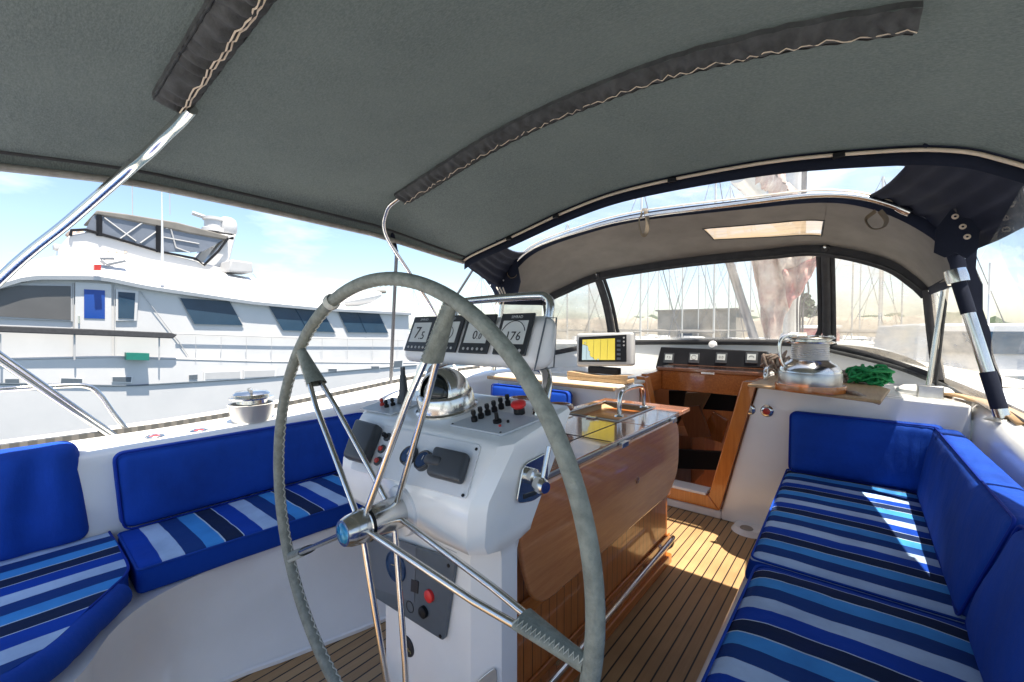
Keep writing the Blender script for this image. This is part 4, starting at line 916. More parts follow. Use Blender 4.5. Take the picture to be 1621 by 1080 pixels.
# side seat of window: in (u,v)
def dfind(px,py):
    best=None
    for i_ in range(201):
        for j in range(61):
            x,y=proj(dsurf(i_/200,j/60)); e=(x-px)**2+(y-py)**2
            if best is None or e<best[0]: best=(e,i_/200,j/60)
    return best[1:]
k0=dfind(1130,379);k1=dfind(1302,373);k2=dfind(1304,350);k3=dfind(1112,362)
def patch(A,B,C_,D_,m,name,nu,nv,off=0):
    def f(u,v):
        a0=(A[0]*(1-u)+B[0]*u,A[1]*(1-u)+B[1]*u); b0=(D_[0]*(1-u)+C_[0]*u,D_[1]*(1-u)+C_[1]*u)
        return dsurf(a0[0]*(1-v)+b0[0]*v,a0[1]*(1-v)+b0[1]*v)+V((0,0,off))
    return f,(nu,nv)
ua=min(k0[0],k3[0]);ub=max(k1[0],k2[0])
u_at=lambda k,l,t:(k[0]*(1-t)+l[0]*t,k[1]*(1-t)+l[1]*t)
def canopy(mb,off,nv=30):
    cs=[((0,0),(ua,0),(ua,1),(0,1),60),((ub,0),(1,0),(1,1),(ub,1),60),((ua,0),(ub,0),k2,k3,60),(k0,k1,(ub,1),(ua,1),60),((ua,0),k3,k0,(ua,1),3),(k1,k2,(ub,0),(ub,1),3)]
    for A,B_,C_,D_,n_ in cs:
        f,_=patch(A,B_,C_,D_,0,0,0,0,off); mb.grid(f,n_,nv)
    return mb
# v=0 is the aft hoop; far edge of the pane is nearer the front hoop
if k2[1]>k0[1]: k0,k1,k2,k3=k3,k2,k1,k0
k0,k1,k2,k3=k0,k1,k2,k3
canopy(MB(),0).build('canopy','tan',do,ang=80,fix=False)
f,_=patch(k0,k1,k2,k3,0,0,0,0); mb=MB(); mb.grid(f,30,6); mb.build('skylight_window','vinsky',do,ang=80,fix=False)
MB().tube([f(k/20,0) for k in range(21)]+[f(1,k/4) for k in range(1,5)]+[f(1-k/20,1) for k in range(1,21)]+[f(0,1-k/4) for k in range(1,4)],.006,6,closed=True).build('skylight_seam','pocket',do)
canopy(MB(),.012,12).build('outer_cover','navy',do,ang=80,fix=False)
def hem(c,r,m,name,u0=0,u1=1,n=80,off=V((0,0,0)),flat=.35,up=(0,0,1)):
    return MB().tube([c(u0+(u1-u0)*k/n)+off for k in range(n+1)],r,10,flat=flat,up=up).build(name,m,do)
hem(D,.03,'navy','aft_hem',flat=.3,up=(0,1,0),off=V((0,-.006,-.018)))
hem(B,.048,'charcoal','front_hem',.0,1,off=V((0,-.012,-.030)),flat=.3,up=(0,1,0))
MB().tube([B(.02+.96*k/60)+V((0,-.03,-.055)) for k in range(61)],.0055,6).build('hem_piping','pocket',do)
# grab tube along the aft hoop
MB().tube([D(.075+.80*k/80)+V((0,-.045,-.004-.02*math.sin(k/80*PI))) for k in range(81)],.0145,12).build('hoop_tube','chrome',do)
MB().tube([D(.075+.80*k/80)+V((0,-.03,.018)) for k in range(81)],.006,8).build('hoop_rail','zipper',do)
for u in (.075,.875):
    p=D(u)+V((0,-.045,-.004)); MB().lathe([(0,-.03),(.02,-.03),(.022,0),(.02,.03),(0,.03)],p,(D(u+.02)-D(u-.02)),14).build('tube_end','chrome',do)
# canopy lower side edges
for t_,nm in ((0,'side_hem'),(1,'side_hem')):
    a=D(t_);b=B(t_); MB().tube([a.lerp(b,k/8) for k in range(9)],.034,10,flat=.3,up=(1,0,0)).build(nm,'navy',do)
# straps
def strap(px,top,bot,dx,u):
    P=cr([ony(px,top,2.95),ony(px-dx*.9,(top+bot)/2,2.94),ony(px-dx*.3,bot,2.93),ony(px+dx*.7,bot-2,2.93),ony(px+dx,(top+bot)/2,2.945),ony(px+dx*.4,top,2.95)],6)
    MB().tube(P,.014,8,flat=.18,up=(0,0,1) if 0 else None).build('strap','strap',do)
strap(1018,330,371,7,0); strap(1386,334,362,17,0); strap(811,425,440,7,0)
# windscreen lower to house front, split at mullions
def upx(c,px):
    best=min(range(401),key=lambda k:abs(proj(c(k/400))[0]-px)+(0 if c(k/400).y>0 else 999)); return best/400
tops=[0,upx(B,947),upx(B,1307),1.0]; bots=[.06,upx(BC,974),upx(BC,1309),upx(BC,1490)]
wn=['side_window','front_window','side_window']; wm=['vinhazy','vin','vinhazy']
def S(k,u,v):
    a=B(tops[k]+(tops[k+1]-tops[k])*u); b=BC(bots[k]+(bots[k+1]-bots[k])*u); p=a.lerp(b,v); return p+V((0,.05*math.sin(v*PI),.015*math.sin(v*PI)))
for k in range(3):
    mb=MB(); mb.grid(lambda u,v,k=k:S(k,u,v)+V((0,.006*noise.noise(S(k,u,v)*3),0)),40,24); mb.build(wn[k],wm[k],do,ang=80)
    # rounded trim loop
    def loop(k,r0=.07,r1=.22):
        P=[];w=(S(k,1,.5)-S(k,0,.5)).length;h=(S(k,.5,1)-S(k,.5,0)).length
        for (cu,cv,a0,r) in ((0,0,180,r0),(1,0,270,r0),(1,1,0,r1),(0,1,90,r1)):
            for s in range(9):
                a=math.radians(a0+90*s/8); uu=r/w; vv=r/h
                u=(uu if cu==0 else 1-uu)+uu*math.cos(a); v=(vv if cv==0 else 1-vv)+vv*math.sin(a)
                P.append(S(k,min(max(u,0),1),min(max(v,0),1))+V((0,-.012,0)))
        out=[]
        for i_,p in enumerate(P):
            q=P[(i_+1)%len(P)]; out.append(p); L=(q-p).length
            if L>.08:
                n_=int(L/.05)
        return P
    def sides(k):
        # dense path so long sides follow the curved pane
        P=[]; N_=24; r=.16 if k==1 else .04
        w=(S(k,1,.5)-S(k,0,.5)).length;h=(S(k,.5,1)-S(k,.5,0)).length; uu=r/w; vv=r/h; u0=.04/w; v0=.03/h
        for s in range(N_+1): P.append((u0+(1-2*u0)*s/N_,v0))
        for s in range(1,N_+1): P.append((1-u0,v0+(1-vv-v0)*s/N_))
        for s in range(1,7): a=math.radians(90*s/6); P.append((1-u0-uu+uu*math.cos(a),1-vv+(vv-.0)*math.sin(a)))
        for s in range(1,N_+1): P.append((1-u0-uu-(1-2*u0-2*uu)*s/N_,1))
        for s in range(1,7): a=math.radians(90*s/6); P.append((u0+uu-uu*math.sin(a),1-vv+vv*math.cos(a)))
        for s in range(1,N_): P.append((u0,1-vv-(1-vv-v0)*s/N_))
        return [S(k,u,v)+V((0,-.012,0)) for u,v in P]
    MB().tube(sides(k),.019 if k==1 else .017,8,closed=True,flat=.45,up=(0,1,0)).build('window_trim','charcoal',do)
# mullion poles
for k,(u,m,r) in enumerate(((tops[1],'charcoal',.029),(tops[2],'charcoal',.027))):
    kk=1 if k==0 else 2; P=[S(kk,0,v/10)+V((0,-.03,0)) for v in range(11)]
    MB().tube(P,r,10).build('mullion',m,do)
P=[S(2,1,v/10)+V((-.01,-.03,0)) for v in range(11)]; MB().tube(P,.026,12).build('hoop_leg','charcoal',do)
for u in (tops[1],tops[2],.999,.02):
    p=B(u)+V((0,-.045,-.01)); MB().lathe([(0,.012),(.010,.010),(.013,0)],p,(0,-1,0),12).build('snap','chrome',do)
MB().tube([BC(.05+.95*k/70)+V((0,-.02,.002)) for k in range(71)],.024,8,flat=.5,up=(0,1,0)).build('bottom_trim','charcoal',do)
MB().tube(cr([BC(.62+.0)+V((0,-.045,-.02)),BC(.72)+V((-.0,-.04,-.02)),BC(.85)+V((-.03,-.02,-.01)),BC(.97)+V((-.03,0,0))],10),.014,8).build('bottom_bolster','pocket',do)
# starboard side window between the two hoops and the legs
LT=ony(1512,430,2.98); LB=onz(1587,662,.945)
hb_=[S(2,1,0),S(2,1,1)]
def side(u,v): return hb_[0].lerp(hb_[1],v).lerp(LT.lerp(LB,v),u)+V((.03*math.sin(u*PI)*math.sin(v*PI),0,0))
mb=MB(); mb.grid(side,16,20); mb.build('side_window','vinhazy',do)
MB().tube([LT,LT.lerp(LB,.12),LT.lerp(LB,.3)],.0275,14).build('leg_wrap','navy',do)
MB().tube([LT.lerp(LB,.28),LT.lerp(LB,.72)],.0245,16).build('hoop_leg','chrome',do)
MB().tube([LT.lerp(LB,.70),LT.lerp(LB,.94)],.0285,14).build('leg_wrap','navy',do)
MB().tube([LT.lerp(LB,.92),LB],.028,14).build('leg_foot','chrome',do)
MB().lathe([(0,.012),(.045,.010),(.06,0)],LB-V((0,0,.012)),(0,0,1),22).build('deck_plate','brushed',do)
LC=LT.lerp(LB,.04); MB().lathe([(.0,-.03),(.040,-.03),(.042,.0),(.040,.035),(0,.035)],LC,LT-LB,16).build('clamp','chrome',do)
f_=ony(1470,611,3.45); t_=onx(1503,402,.375)
MB().tube([f_,f_.lerp(t_,.5),t_],.0135,12).build('strut','chrome',do); MB().tube([f_+V((.03,0,0)),t_+V((.008,0,0))],.007,8).build('strut_line','pocket',do)
MB().box(f_.x-.05,f_.x+.06,f_.y-.05,f_.y+.03,.95,f_.z+.005).build('strut_foot','brushed',do,bevel=.006)
# port side legs
LP=V((-2.63,2.95,.965)); hp_=[S(0,0,0),S(0,0,1)]; LQ=V((-2.56,3.0,1.60))
mb=MB(); mb.grid(lambda u,v:hp_[0].lerp(hp_[1],v).lerp(LQ.lerp(LP,v),u)-V((.03*math.sin(u*PI)*math.sin(v*PI),0,0)),12,16); mb.build('side_window','vinhazy',do)
MB().tube([LQ,LP],.022,12).build('hoop_leg','chrome',do)
a=onx(880,468,-2.45); MB().tube([a,onx(862,500,-2.5),V((-2.58,3.35,1.05))],.010,10).build('strut','chrome',do)
MB().tube([onx(748,428,-2.35),onx(724,466,-2.4),onx(690,525,-2.5)],.009,10).build('strut','greypole',do)
# ------------------------------------------------------------------ connector between bimini and dodger
cn=thing('roof_connector','navy zip-in panel with clear strip window joining bimini to dodger','canvas panel',(CTR,2.6,2.1))
def csurf(u,v):
    a=A3(u)+V((0,-.02,-.004)); b=D(.03+.94*u)+V((0,-.01,.012)); p=a.lerp(b,v)
    return p+V((0,0,-.03*math.sin(v*PI)))
def ux(fn,X):
    lo,hi=0,1
    for _ in range(30):
        m=(lo+hi)/2
        if fn(m)<X: lo=m
        else: hi=m
    return lo
UL=ux(lambda u:csurf(u,.5).x,-2.10); UR=ux(lambda u:csurf(u,.5).x,.09)
for a,b,n_ in ((0,UL,50),(UR,1,80)):
    mb=MB(); mb.grid(lambda u,v,a=a,b=b:csurf(a+(b-a)*u,v)+V((0,0,min(1,v*3)*(.007*math.sin(u*34+2*v)+.006*noise.noise(csurf(a+(b-a)*u,v)*7)))),n_,14); mb.build('canvas','navy',cn,ang=80)
mb=MB(); mb.grid(lambda u,v:csurf(UL+(UR-UL)*u,v*.24),90,2); mb.build('upper_hem','navy',cn,ang=80)
mb=MB(); mb.grid(lambda u,v:csurf(UL+(UR-UL)*u,.24+v*.76),90,12); mb.build('strip_window','vincl',cn,ang=80)
for u in (UL,UR): MB().tube([csurf(u,v/10) for v in range(11)],.010,6,flat=.5).build('window_seam','navy',cn)
# corner flaps with grommets
pn=V((.715,0,.13)).normalized(); p0=V((.42,3,1.6))
q=[ony(x,y,2.70) for x,y in ((1478,400),(1482,362),(1505,332),(1550,305),(1600,268),(1640,250),(1640,286),(1592,316),(1562,342),(1551,368),(1548,395),(1530,410),(1512,400),(1496,408))]
fl=thing('corner_flap','navy canvas corner flap with three brass eyelets right of the dodger','canvas flap',q[2])
MB().prism(q,(0,.005,0)).build('canvas','navy',fl)
q=[ony(x,y,3.06) for x,y in ((1528,405),(1547,395),(1545,425),(1556,450),(1556,490),(1568,525),(1572,560),(1586,600),(1590,640),(1604,682),(1594,684),(1572,610),(1550,540),(1532,470))]
MB().prism(q,(0,.005,0)).build('hanging_tail','navy',fl)
for x,y in ((1512,343),(1524,359),(1531,375)):
    c=ony(x,y,2.698); MB().lathe([(.0045,.003),(.006,.006),(.0105,.005),(.012,.001),(.010,0)],c,(0,-1,0),20).build('eyelet','zipper',fl)
MB().tube([ony(x,y,2.685) for x,y in ((1512,334),(1540,315),(1572,298),(1612,262))],.014,8,flat=.4).build('fold','charcoal',fl)
rg=tag(MB().tube([hit(1437,310,(0,2.9,0),(0,1,0))+V((math.cos(2*PI*k/20)*.032,0,math.sin(2*PI*k/20)*.024)) for k in range(20)],.007,8,closed=True).build('plastic_ring','whitepl',loc=hit(1437,310,(0,2.9,0),(0,1,0))),'white ring hanging from the navy canvas above the dodger corner','ring')
q=[ony(x,y,2.93) for x,y in ((752,405),(800,398),(818,412),(824,446),(816,480),(790,482),(779,458),(760,432))]
fl=thing('corner_flap','navy canvas corner flap with small studs left of the dodger hoop','canvas flap',q[0])
MB().prism(q,(0,.005,0)).build('canvas','navy',fl)
for x,y in ((775,440),(776,452),(797,444),(795,425),(770,428)):
    MB().lathe([(0,.006),(.006,.004),(.008,0)],ony(x,y,2.928),(0,-1,0),10).build('stud','whitepl',fl)
for k in range(3): MB().tube(cr([ony(786+k*5,455,2.90),ony(792+k*4,468,2.89),ony(784+k*6,482,2.9)],5),.006,6).build('cord','zipper',fl)
# clear side curtain
cu=thing('side_curtain','clear rippled vinyl side curtain at the right edge beside the blue cushions','curtain',(.5,2,1.4))
def curt(u,v):
    Y=2.98-3.3*u; 
    t=V((.41,Y,1.84-.2*(Y-2.2)/.8)) if Y>=2.2 else bim(1,Y); b=V((.54,Y,zt(Y)+.01)); p=t.lerp(b,v)
    return p+V((.035*math.sin(v*PI)*noise.noise(V((Y*2.2,v*2,0)))+.018*math.sin(9*v+4*Y)*math.sin(v*PI),0,0))
mb=MB(); mb.grid(lambda u,v:curt(u*.12,v),16,40); mb.build('front_sheet','vin',cu,ang=80)
mb=MB(); mb.grid(lambda u,v:curt(.12+.88*u,v),58,40); mb.build('vinyl_sheet','vinside',cu,ang=80)
MB().tube([curt(k/40,1) for k in range(41)],.012,6,flat=.5).build('bottom_hem','charcoal',cu)
MB().tube([curt(.285,v/12) for v in range(13)],.012,8).build('edge_hem','greypole',cu)
# ------------------------------------------------------------------ winches, ropes
def winch(name,label,c,s,cover=False):
    t=thing(name,label,'winch',c,None); c=V(c)
    if cover:
        MB().lathe([(0,0),(.125*s,0),(.135*s,.05*s),(.15*s,.12*s),(.152*s,.128*s),(.13*s,.13*s)],c,(0,0,1),30).build('canvas_cover','mast',t)
        z0=.13*s
        MB().lathe([(0,z0),(.10*s,z0),(.098*s,z0+.03*s),(.14*s,z0+.035*s),(.145*s,z0+.045*s),(.10*s,z0+.055*s),(.12*s,z0+.068*s),(.10*s,z0+.085*s),(.045*s,z0+.09*s),(0,z0+.09*s)],c,(0,0,1),34).build('drum_top','chrome',t)
        MB().tube([c+V((-.05*s,0,z0+.095*s)),c+V((.08*s,-.03*s,z0+.11*s)),c+V((.16*s,-.06*s,z0+.105*s))],.012*s,8).build('feeder_arm','chrome',t)
        return
    MB().lathe([(0,0),(.17*s,0),(.172*s,.012),(.168*s,.038*s),(0,.038*s)],c,(0,0,1),36).build('wood_base','varnish',t)
    MB().lathe([(.15*s,.038*s),(.152*s,.05*s),(.152*s,.10*s),(.148*s,.108*s)],c,(0,0,1),36).build('base_skirt','brushed',t)
    MB().lathe([(.149*s,.106*s),(.146*s,.125*s),(.125*s,.15*s),(.10*s,.165*s),(.092*s,.175*s)],c,(0,0,1),36).build('bell','chrome',t)
    rid=[(.088*s+(.003*s if k%2 else 0),.175*s+k*.006*s) for k in range(16)]
    MB().lathe(rid,c,(0,0,1),36).build('drum','mast',t)
    MB().lathe([(.088*s,.262*s),(.118*s,.270*s),(.12*s,.276*s),(.098*s,.284*s),(.10*s,.290*s),(.118*s,.298*s),(.112*s,.304*s),(.06*s,.312*s),(.028*s,.314*s),(.026*s,.305*s),(0,.305*s)],c,(0,0,1),36).build('self_tailer','chrome',t)
    MB().tube(cr([c+V((-.10*s,-.05*s,.10*s)),c+V((-.135*s,-.07*s,.18*s)),c+V((-.135*s,-.07*s,.28*s)),c+V((-.09*s,-.05*s,.318*s)),c+V((-.02*s,-.01*s,.32*s))],6),.010*s,8).build('feeder_arm','chrome',t)
    for k in range(12):
        a=2*PI*k/12; p=c+V((math.cos(a)*.102*s,math.sin(a)*.102*s,.309*s)); MB().tube([p-V((0,0,.006)),p+V((0,0,.004))],.007*s,6).build('crown_tooth','chrome',t)
winch('winch','large polished self-tailing winch on a teak pad beside the companionway',onz(1289,622,1.004)+V((-.03,.10,0)),.98)
winch('winch','low steel winch standing alone on the port coaming, left of the wheel',onz(399,666,.812),.80,True)
def coil(name,label,cat,c,m,r,R,n,seed,h=.06,sq=(1,.75)):
    rnd=random.Random(seed); P=[]
    ph=0
    for k in range(n*9):
        ph+=2*PI/9*(1+.12*rnd.uniform(-1,1)); rr=R*rnd.uniform(.15,1.1); ph+=rnd.uniform(-.5,.5)
        P.append(V(c)+V((math.cos(ph)*rr*sq[0],math.sin(ph)*rr*sq[1],r+h*rnd.random()**1.3+h*.4*k/(n*9))))
    return tag(MB().tube(cr(P,4),r,7).build(name,m,loc=c,ang=80),label,cat)
coil('green_rope','loose bundle of bright green rope right of the large winch','rope',onz(1373,612,.99)+V((0,.05,0)),'green',.0085,.125,11,4,.09)
coil('beige_rope','beige rope bundle between the large winch and the green rope','rope',onz(1338,610,.99)+V((0,.08,0)),'rope',.008,.09,6,8,.06)
coil('beige_rope','beige and brown rope tangle left of the large winch','rope',onz(1222,596,1.0)+V((0,.08,0)),'rope',.009,.105,9,12,.13,(.9,.7))
tag(MB().tube(cr([onz(1335,622,1.0),onz(1352,628,.995)+V((0,0,.02)),onz(1375,632,.99),onz(1392,638,.98)],8),.011,8).build('rope_end','rope',loc=onz(1360,630,.985)),'short rope end lying on the teak pad in front of the green rope','rope')
# blocks / clutter right of strut
t=thing('deck_block','small steel turning block with rope on the starboard teak strip','block',onz(1440,596,.96))
c=onz(1440,598,.965)+V((.0,.02,.01)); MB().lathe([(0,-.012),(.035,-.012),(.038,0),(.035,.012),(0,.012)],c+V((0,0,.03)),(.3,-.5,.6),20).build('sheave','chrome',t)
MB().tube(cr([c+V((-.09,0,.01)),c+V((-.03,-.03,.05)),c+V((.05,.0,.04)),c+V((.11,-.03,.0))],6),.009,7).build('line','rope',t)
# small flush deck fittings on port coaming
for k,(px,py,lb) in enumerate(((245,691,'round flush deck filler with red ring on the port coaming, nearer the aft rail'),(315,682,'round flush deck filler with red ring on the port coaming, nearer the covered winch'))):
    p=onz(px,py,zt(.5)+.003); t=thing('deck_filler',lb,'deck filler',p,'deck fillers on the port coaming')
    MB().lathe([(.022,.004),(.034,.007),(.040,.004),(.042,0)],p,(0,0,1),24).build('flange','chrome',t); MB().lathe([(0,.006),(.012,.006),(.022,.003)],p,(0,0,1),20).build('cap','redlens',t)
tag(MB().tube([onz(232,700,.8),onz(262,694,.8)+V((0,0,.015)),onz(290,690,.8)],.006,6).build('cleat','black',loc=onz(262,694,.8)),'tiny black cleat on the port coaming edge','cleat') if 0 else None
# aft port rails
rl=thing('stern_rail','pair of steel tubes slanting down to the port deck at the left edge','rail',(-2.95,.4,.8))
for o_ in (0,.034): MB().tube([onx(-60,513,-2.95)+V((0,0,-o_)),onx(0,561,-2.95)+V((0,0,-o_)),onx(179,690,-2.95)+V((0,.01-o_*.6,0))],.0115,10).build('tube','chrome',rl)
MB().lathe([(0,.014),(.03,.01),(.036,0)],onx(180,694,-2.95),(0,0,1),18).build('foot','chrome',rl)
rl=thing('guard_rail','curved steel guard rail bending down onto the port deck behind the aft cushion','rail',(-3.0,.45,.8))
MB().tube(cr([onx(-90,624,-3.0),onx(0,617,-3.0),onx(100,611,-3.0),onx(138,612,-3.0),onx(158,625,-3.0),onx(180,655,-2.99),onx(211,694,-2.97)],8),.0125,12).build('tube','chrome',rl)
MB().lathe([(0,.014),(.03,.01),(.034,0)],onx(211,696,-2.97),(0,0,1),18).build('foot','chrome',rl)
# ------------------------------------------------------------------ mast and boom of this boat, strut reflection built as a tube
mt=thing('mast','tall aluminium mast rising ahead of the dodger, seen through the windscreen and the strip window','mast',(0,7,1))
mp_=ony(1255,400,7.0); MB().tube([(mp_.x,7,1.15),(mp_.x,7,6),(mp_.x,7,17)],.10,16).build('tube','mast',mt)
MB().lathe([(.14,0),(.14,.05),(.11,.09)],(mp_.x,7,1.19),(0,0,1),20).build('collar','mast',mt)
for k in range(3):
    a=ony(1268+k*3,400,6.8); MB().tube(cr([a+V((0,0,1.5)),a,ony(1266+k*7,445+k*8,6.8),ony(1262+k*5,480,6.8),ony(1262+k*4,540,6.8)],6),.012,6).build('halyard','charcoal',mt)
bmn=thing('boom','white boom with folded beige and red sail cloth over the bimini','boom',(mp_.x,6.9,2.7))
MB().tube([(mp_.x,6.88,2.62),(mp_.x-.06,5.5,2.66),(mp_.x-.1,4.15,2.70)],.09,14).build('spar','mast',bmn)
mb=MB(); 
def cloth(u,v):
    c=V((mp_.x-.1*u,6.8-2.6*u,2.80)); th=2*PI*v; r=.15+.05*noise.noise(V((u*20,th,0))); return c+V((math.cos(th)*r,0,math.sin(th)*r*1.4+.06))
mb.grid(cloth,60,14); mb.build('sail_bundle','beigesail',bmn,ang=80)
dr=thing('sail_cloth','beige and red cloth hanging in folds from the boom in front of the mast','cloth',(mp_.x,6.6,2))
def drape(u,v):
    top=ony(1188+104*u,398,6.55); low=[(0,545),(.18,552),(.32,500),(.5,478),(.7,462),(.85,440),(1,420)]
    yy=None
    for (a,ya),(b,yb) in zip(low,low[1:]):
        if u<=b: yy=ya+(yb-ya)*(u-a)/(b-a); break
    bot=ony(1190+(22 if u<.2 else 28)*1+u*75,yy,6.55); p=top.lerp(bot,v); return p+V((0,.06*math.sin(u*22+3*noise.noise(V((u*5,v*3,0))))+.04*noise.noise(V((u*9,v*6,2))),0))
mb=MB(); mb.grid(drape,60,20,skip=lambda u,v:u>.42 and v>.35); mb.build('beige_fold','beigesail',dr,thick=.01)
mb=MB(); mb.grid(drape,60,20,skip=lambda u,v:not(u>.42 and v>.35)); mb.build('red_fold','redsail',dr,thick=.01)
tag(MB().tube([ony(1197,545,6.2),ony(1172,470,6.0),ony(1150,400,5.8)],[.055,.05,.05],14).build('reflected_strut','greypole',loc=ony(1197,545,6.2)),'dark grey tube for a strut reflection, slanting up left of the hanging cloth in the windscreen','strut')  # tube stands in for a dark strut reflection in the pane
hb2=thing('deck_box','low white deck box with red stripe on the foredeck right of the mast','box',(-.3,8,1))
# foredeck clutter seen through the pane
c=ony(1285,520,8.5); MB().box(c.x-.35,c.x+.35,8.4,9.0,.95,c.z).build('body','redsail',hb2,bevel=.03); MB().box(c.x-.38,c.x+.38,8.38,9.02,c.z+.002,c.z+.05).build('lid','hull',hb2,bevel=.015)
# ------------------------------------------------------------------ distant sailboats
def sailboat(px,d,h,label,L=9,yaw=0,first=None):
    p=ony(px,520,d)
    t=thing('moored_sailboat',label,'sailboat',(p.x,d,-1.35),'moored sailboats beyond the foredeck')
    c,s=math.cos(yaw),math.sin(yaw)
    def R(a,b,z): return V((p.x+a*c-b*s,d+a*s+b*c,z))
    mb=MB(); mb.grid(lambda u,v:R((u-.5)*L,(1 if v>.5 else -1)*1.4*math.sin(min(1,u*1.25+.12)*PI*.5*(1 if u<.7 else 1))*(1-max(0,u-.55)**2*4.6)*(abs(2*v-1)**.5),-1.45+1.25*abs(2*v-1)**.7+.25*u*abs(2*v-1)),18,12)
    mb.build('hull','hull',t,ang=60)
    mb=MB(); mb.grid(lambda u,v:R((u-.5)*L*.99,(2*v-1)*1.36*math.sin(min(1,u*1.25+.12)*PI*.5)*(1-max(0,u-.55)**2*4.6),-.22+.25*u),18,4); mb.build('deck','cream',t)
    MB().hexa([R(-1.5,-.7,-.15),R(1.8,-.5,-.1),R(1.8,.5,-.1),R(-1.5,.7,-.15),R(-1.4,-.6,.35),R(1.2,-.4,.25),R(1.2,.4,.25),R(-1.4,.6,.35)]).build('cabin','hull',t,bevel=.05)
    MB().tube([R(.6,0,-.2),R(.6,0,h)],.07,8).build('mast','mast',t)
    MB().tube([R(.5,0,1.1),R(-3.3,0,1.15)],.09,8).build('boom','canvasgrey',t)
    MB().tube([R(.6,-.9,h*.6),R(.6,.9,h*.6)],.03,5).build('spreader','mast',t)
    MB().tube([R(.6,0,h),R(L*.48,0,.1)],.03,5).build('forestay','greypole',t); MB().tube([R(.6,0,h),R(-L*.48,0,-.1)],.02,5).build('backstay','greypole',t)
for a in ((888,34,11,'moored sailboat seen in the left side window of the dodger',9,.3),(1003,26,10.5,'moored sailboat at the left of the centre windscreen',9.5,1.2),(1070,38,12,'slim-masted moored sailboat before the harbour building',10,.9),
          (1122,30,12.5,'moored sailboat whose mast stands centre left in the windscreen',10,1.3),(1143,45,15,'moored sailboat farthest off beside the grey tube',11,.6),(1462,40,12,'moored sailboat behind the steel strut of the dodger',10,.4),
          (1375,36,11,'nearest moored sailboat in the right-hand dodger window',9,.5),(675,60,11,'moored sailboat with thin mast left of the instrument pod',10,1.0),(652,75,12,'tiny far moored sailboat between the grey pole and instrument pod',10,.8),(1018,55,13,'moored sailboat just right of the left windscreen mullion, far off',10,.2),(1100,60,14,'moored sailboat standing over the harbour shed roof in the windscreen',11,1.1),(1340,50,12,'moored sailboat at the left side of the right-hand dodger window',10,.9),(1415,58,13,'moored sailboat right of the middle of the right-hand dodger window, far off',10,.3),(925,48,12,'moored sailboat next to the left windscreen mullion, far off',10,.8),(1036,70,16,'moored sailboat with tall mast just left of the harbour shed, far off',12,.7),(1056,64,14,'moored sailboat over the left end of the harbour shed',11,1.4),(1110,80,19,'moored sailboat with the tallest far mast, over the right half of the shed',13,.1),(1158,68,15,'moored sailboat just right of the harbour shed, far off',12,.9),(1178,52,13,'moored sailboat half hidden by the grey tube in the windscreen',11,.5),(1352,75,15,'moored sailboat nearly touching the right mullion, far off',12,.3),(1392,66,13,'moored sailboat in the centre of the right-hand dodger window',11,1.2),(757,52,10,'moored sailboat with mast rising above the steering wheel rim at right',9,.7)):
    sailboat(*a)
def motorboat(px,d,label,L=10,yaw=.2):
    p=ony(px,520,d); t=thing('moored_motorboat',label,'motorboat',(p.x,d,-1.35),'moored motorboats beyond the clear curtain'); c,s=math.cos(yaw),math.sin(yaw)
    def R(a,b,z): return V((p.x+a*c-b*s,d+a*s+b*c,z))
    mb=MB(); mb.grid(lambda u,v:R((u-.5)*L,(1 if v>.5 else -1)*1.7*(1-max(0,u-.5)**2*3.9)*(abs(2*v-1)**.5),-1.45+1.3*abs(2*v-1)**.7+.4*u*abs(2*v-1)),18,12); mb.build('hull','hull',t,ang=60)
    mb=MB(); mb.grid(lambda u,v:R((u-.5)*L*.99,(2*v-1)*1.66*(1-max(0,u-.5)**2*3.9),-.17+.4*u),16,4); mb.build('deck','hull',t)
    MB().hexa([R(-3,-1.3,-.1),R(2,-1.1,0),R(2,1.1,0),R(-3,1.3,-.1),R(-2.8,-1.1,1.5),R(.5,-.9,1.5),R(.5,.9,1.5),R(-2.8,1.1,1.5)]).build('cabin','hull',t,bevel=.08)
    for sd in (-1,1): MB().hexa([R(-2.5,sd*1.25,.6),R(1.1,sd*1.08,.6),R(1.1,sd*1.12,.61),R(-2.5,sd*1.29,.61),R(-2.5,sd*1.14,1.25),R(.5,sd*1.0,1.25),R(.5,sd*1.04,1.26),R(-2.5,sd*1.18,1.26)]).build('window','glassdark',t)
    MB().tube([R(-1,0,1.5),R(-1,0,3.4)],.03,6).build('antenna','hull',t)
motorboat(1580,24,'white moored motorboat seen through the clear curtain, leftmost',10,.3); motorboat(1640,20,'white moored motorboat at the right edge through the rippled curtain',11,.1); motorboat(1500,34,'small white motorboat seen between the strut and the dodger leg',9,.5)
struct(MB().box(6,9,-10,60,-1.1,-.85).build('dock','shore'))
# ------------------------------------------------------------------ neighbouring motor yacht
YX=-15.5
def Q(px,py,X=YX): return onx(px,py,X)
def interp(T,y):
    if y<=T[0][0]: (a,za),(b,zb)=T[0],T[1]
    else:
        for (a,za),(b,zb) in zip(T,T[1:]):
            if y<=b: break
    return za+(zb-za)*(y-a)/(b-a)
def smooth(T,y): return (interp(T,y-.25)+2*interp(T,y)+interp(T,y+.25))/4
deckT=[(-9,1.35),(-4,.95),(.2,.617),(2.1,.58),(6,.22),(11.5,-.17),(14,-.25)]
knT=[(-9,.75),(-4,.3),(.2,.06),(2.4,-.23),(5.5,-.31),(11.5,-.31),(14,-.35)]
eaT=[(-3.2,1.75),(-1.2,1.9),(.2,2.27),(.6,2.56),(1.95,2.67),(2.84,2.49),(5.56,2.18),(7.9,2.05),(10.9,2.0),(13,1.95)]
shT=[(-3,2.0),(-1,2.45),(.8,3.15),(2.02,3.58),(2.84,3.53),(6.1,3.16),(8.8,3.12)]
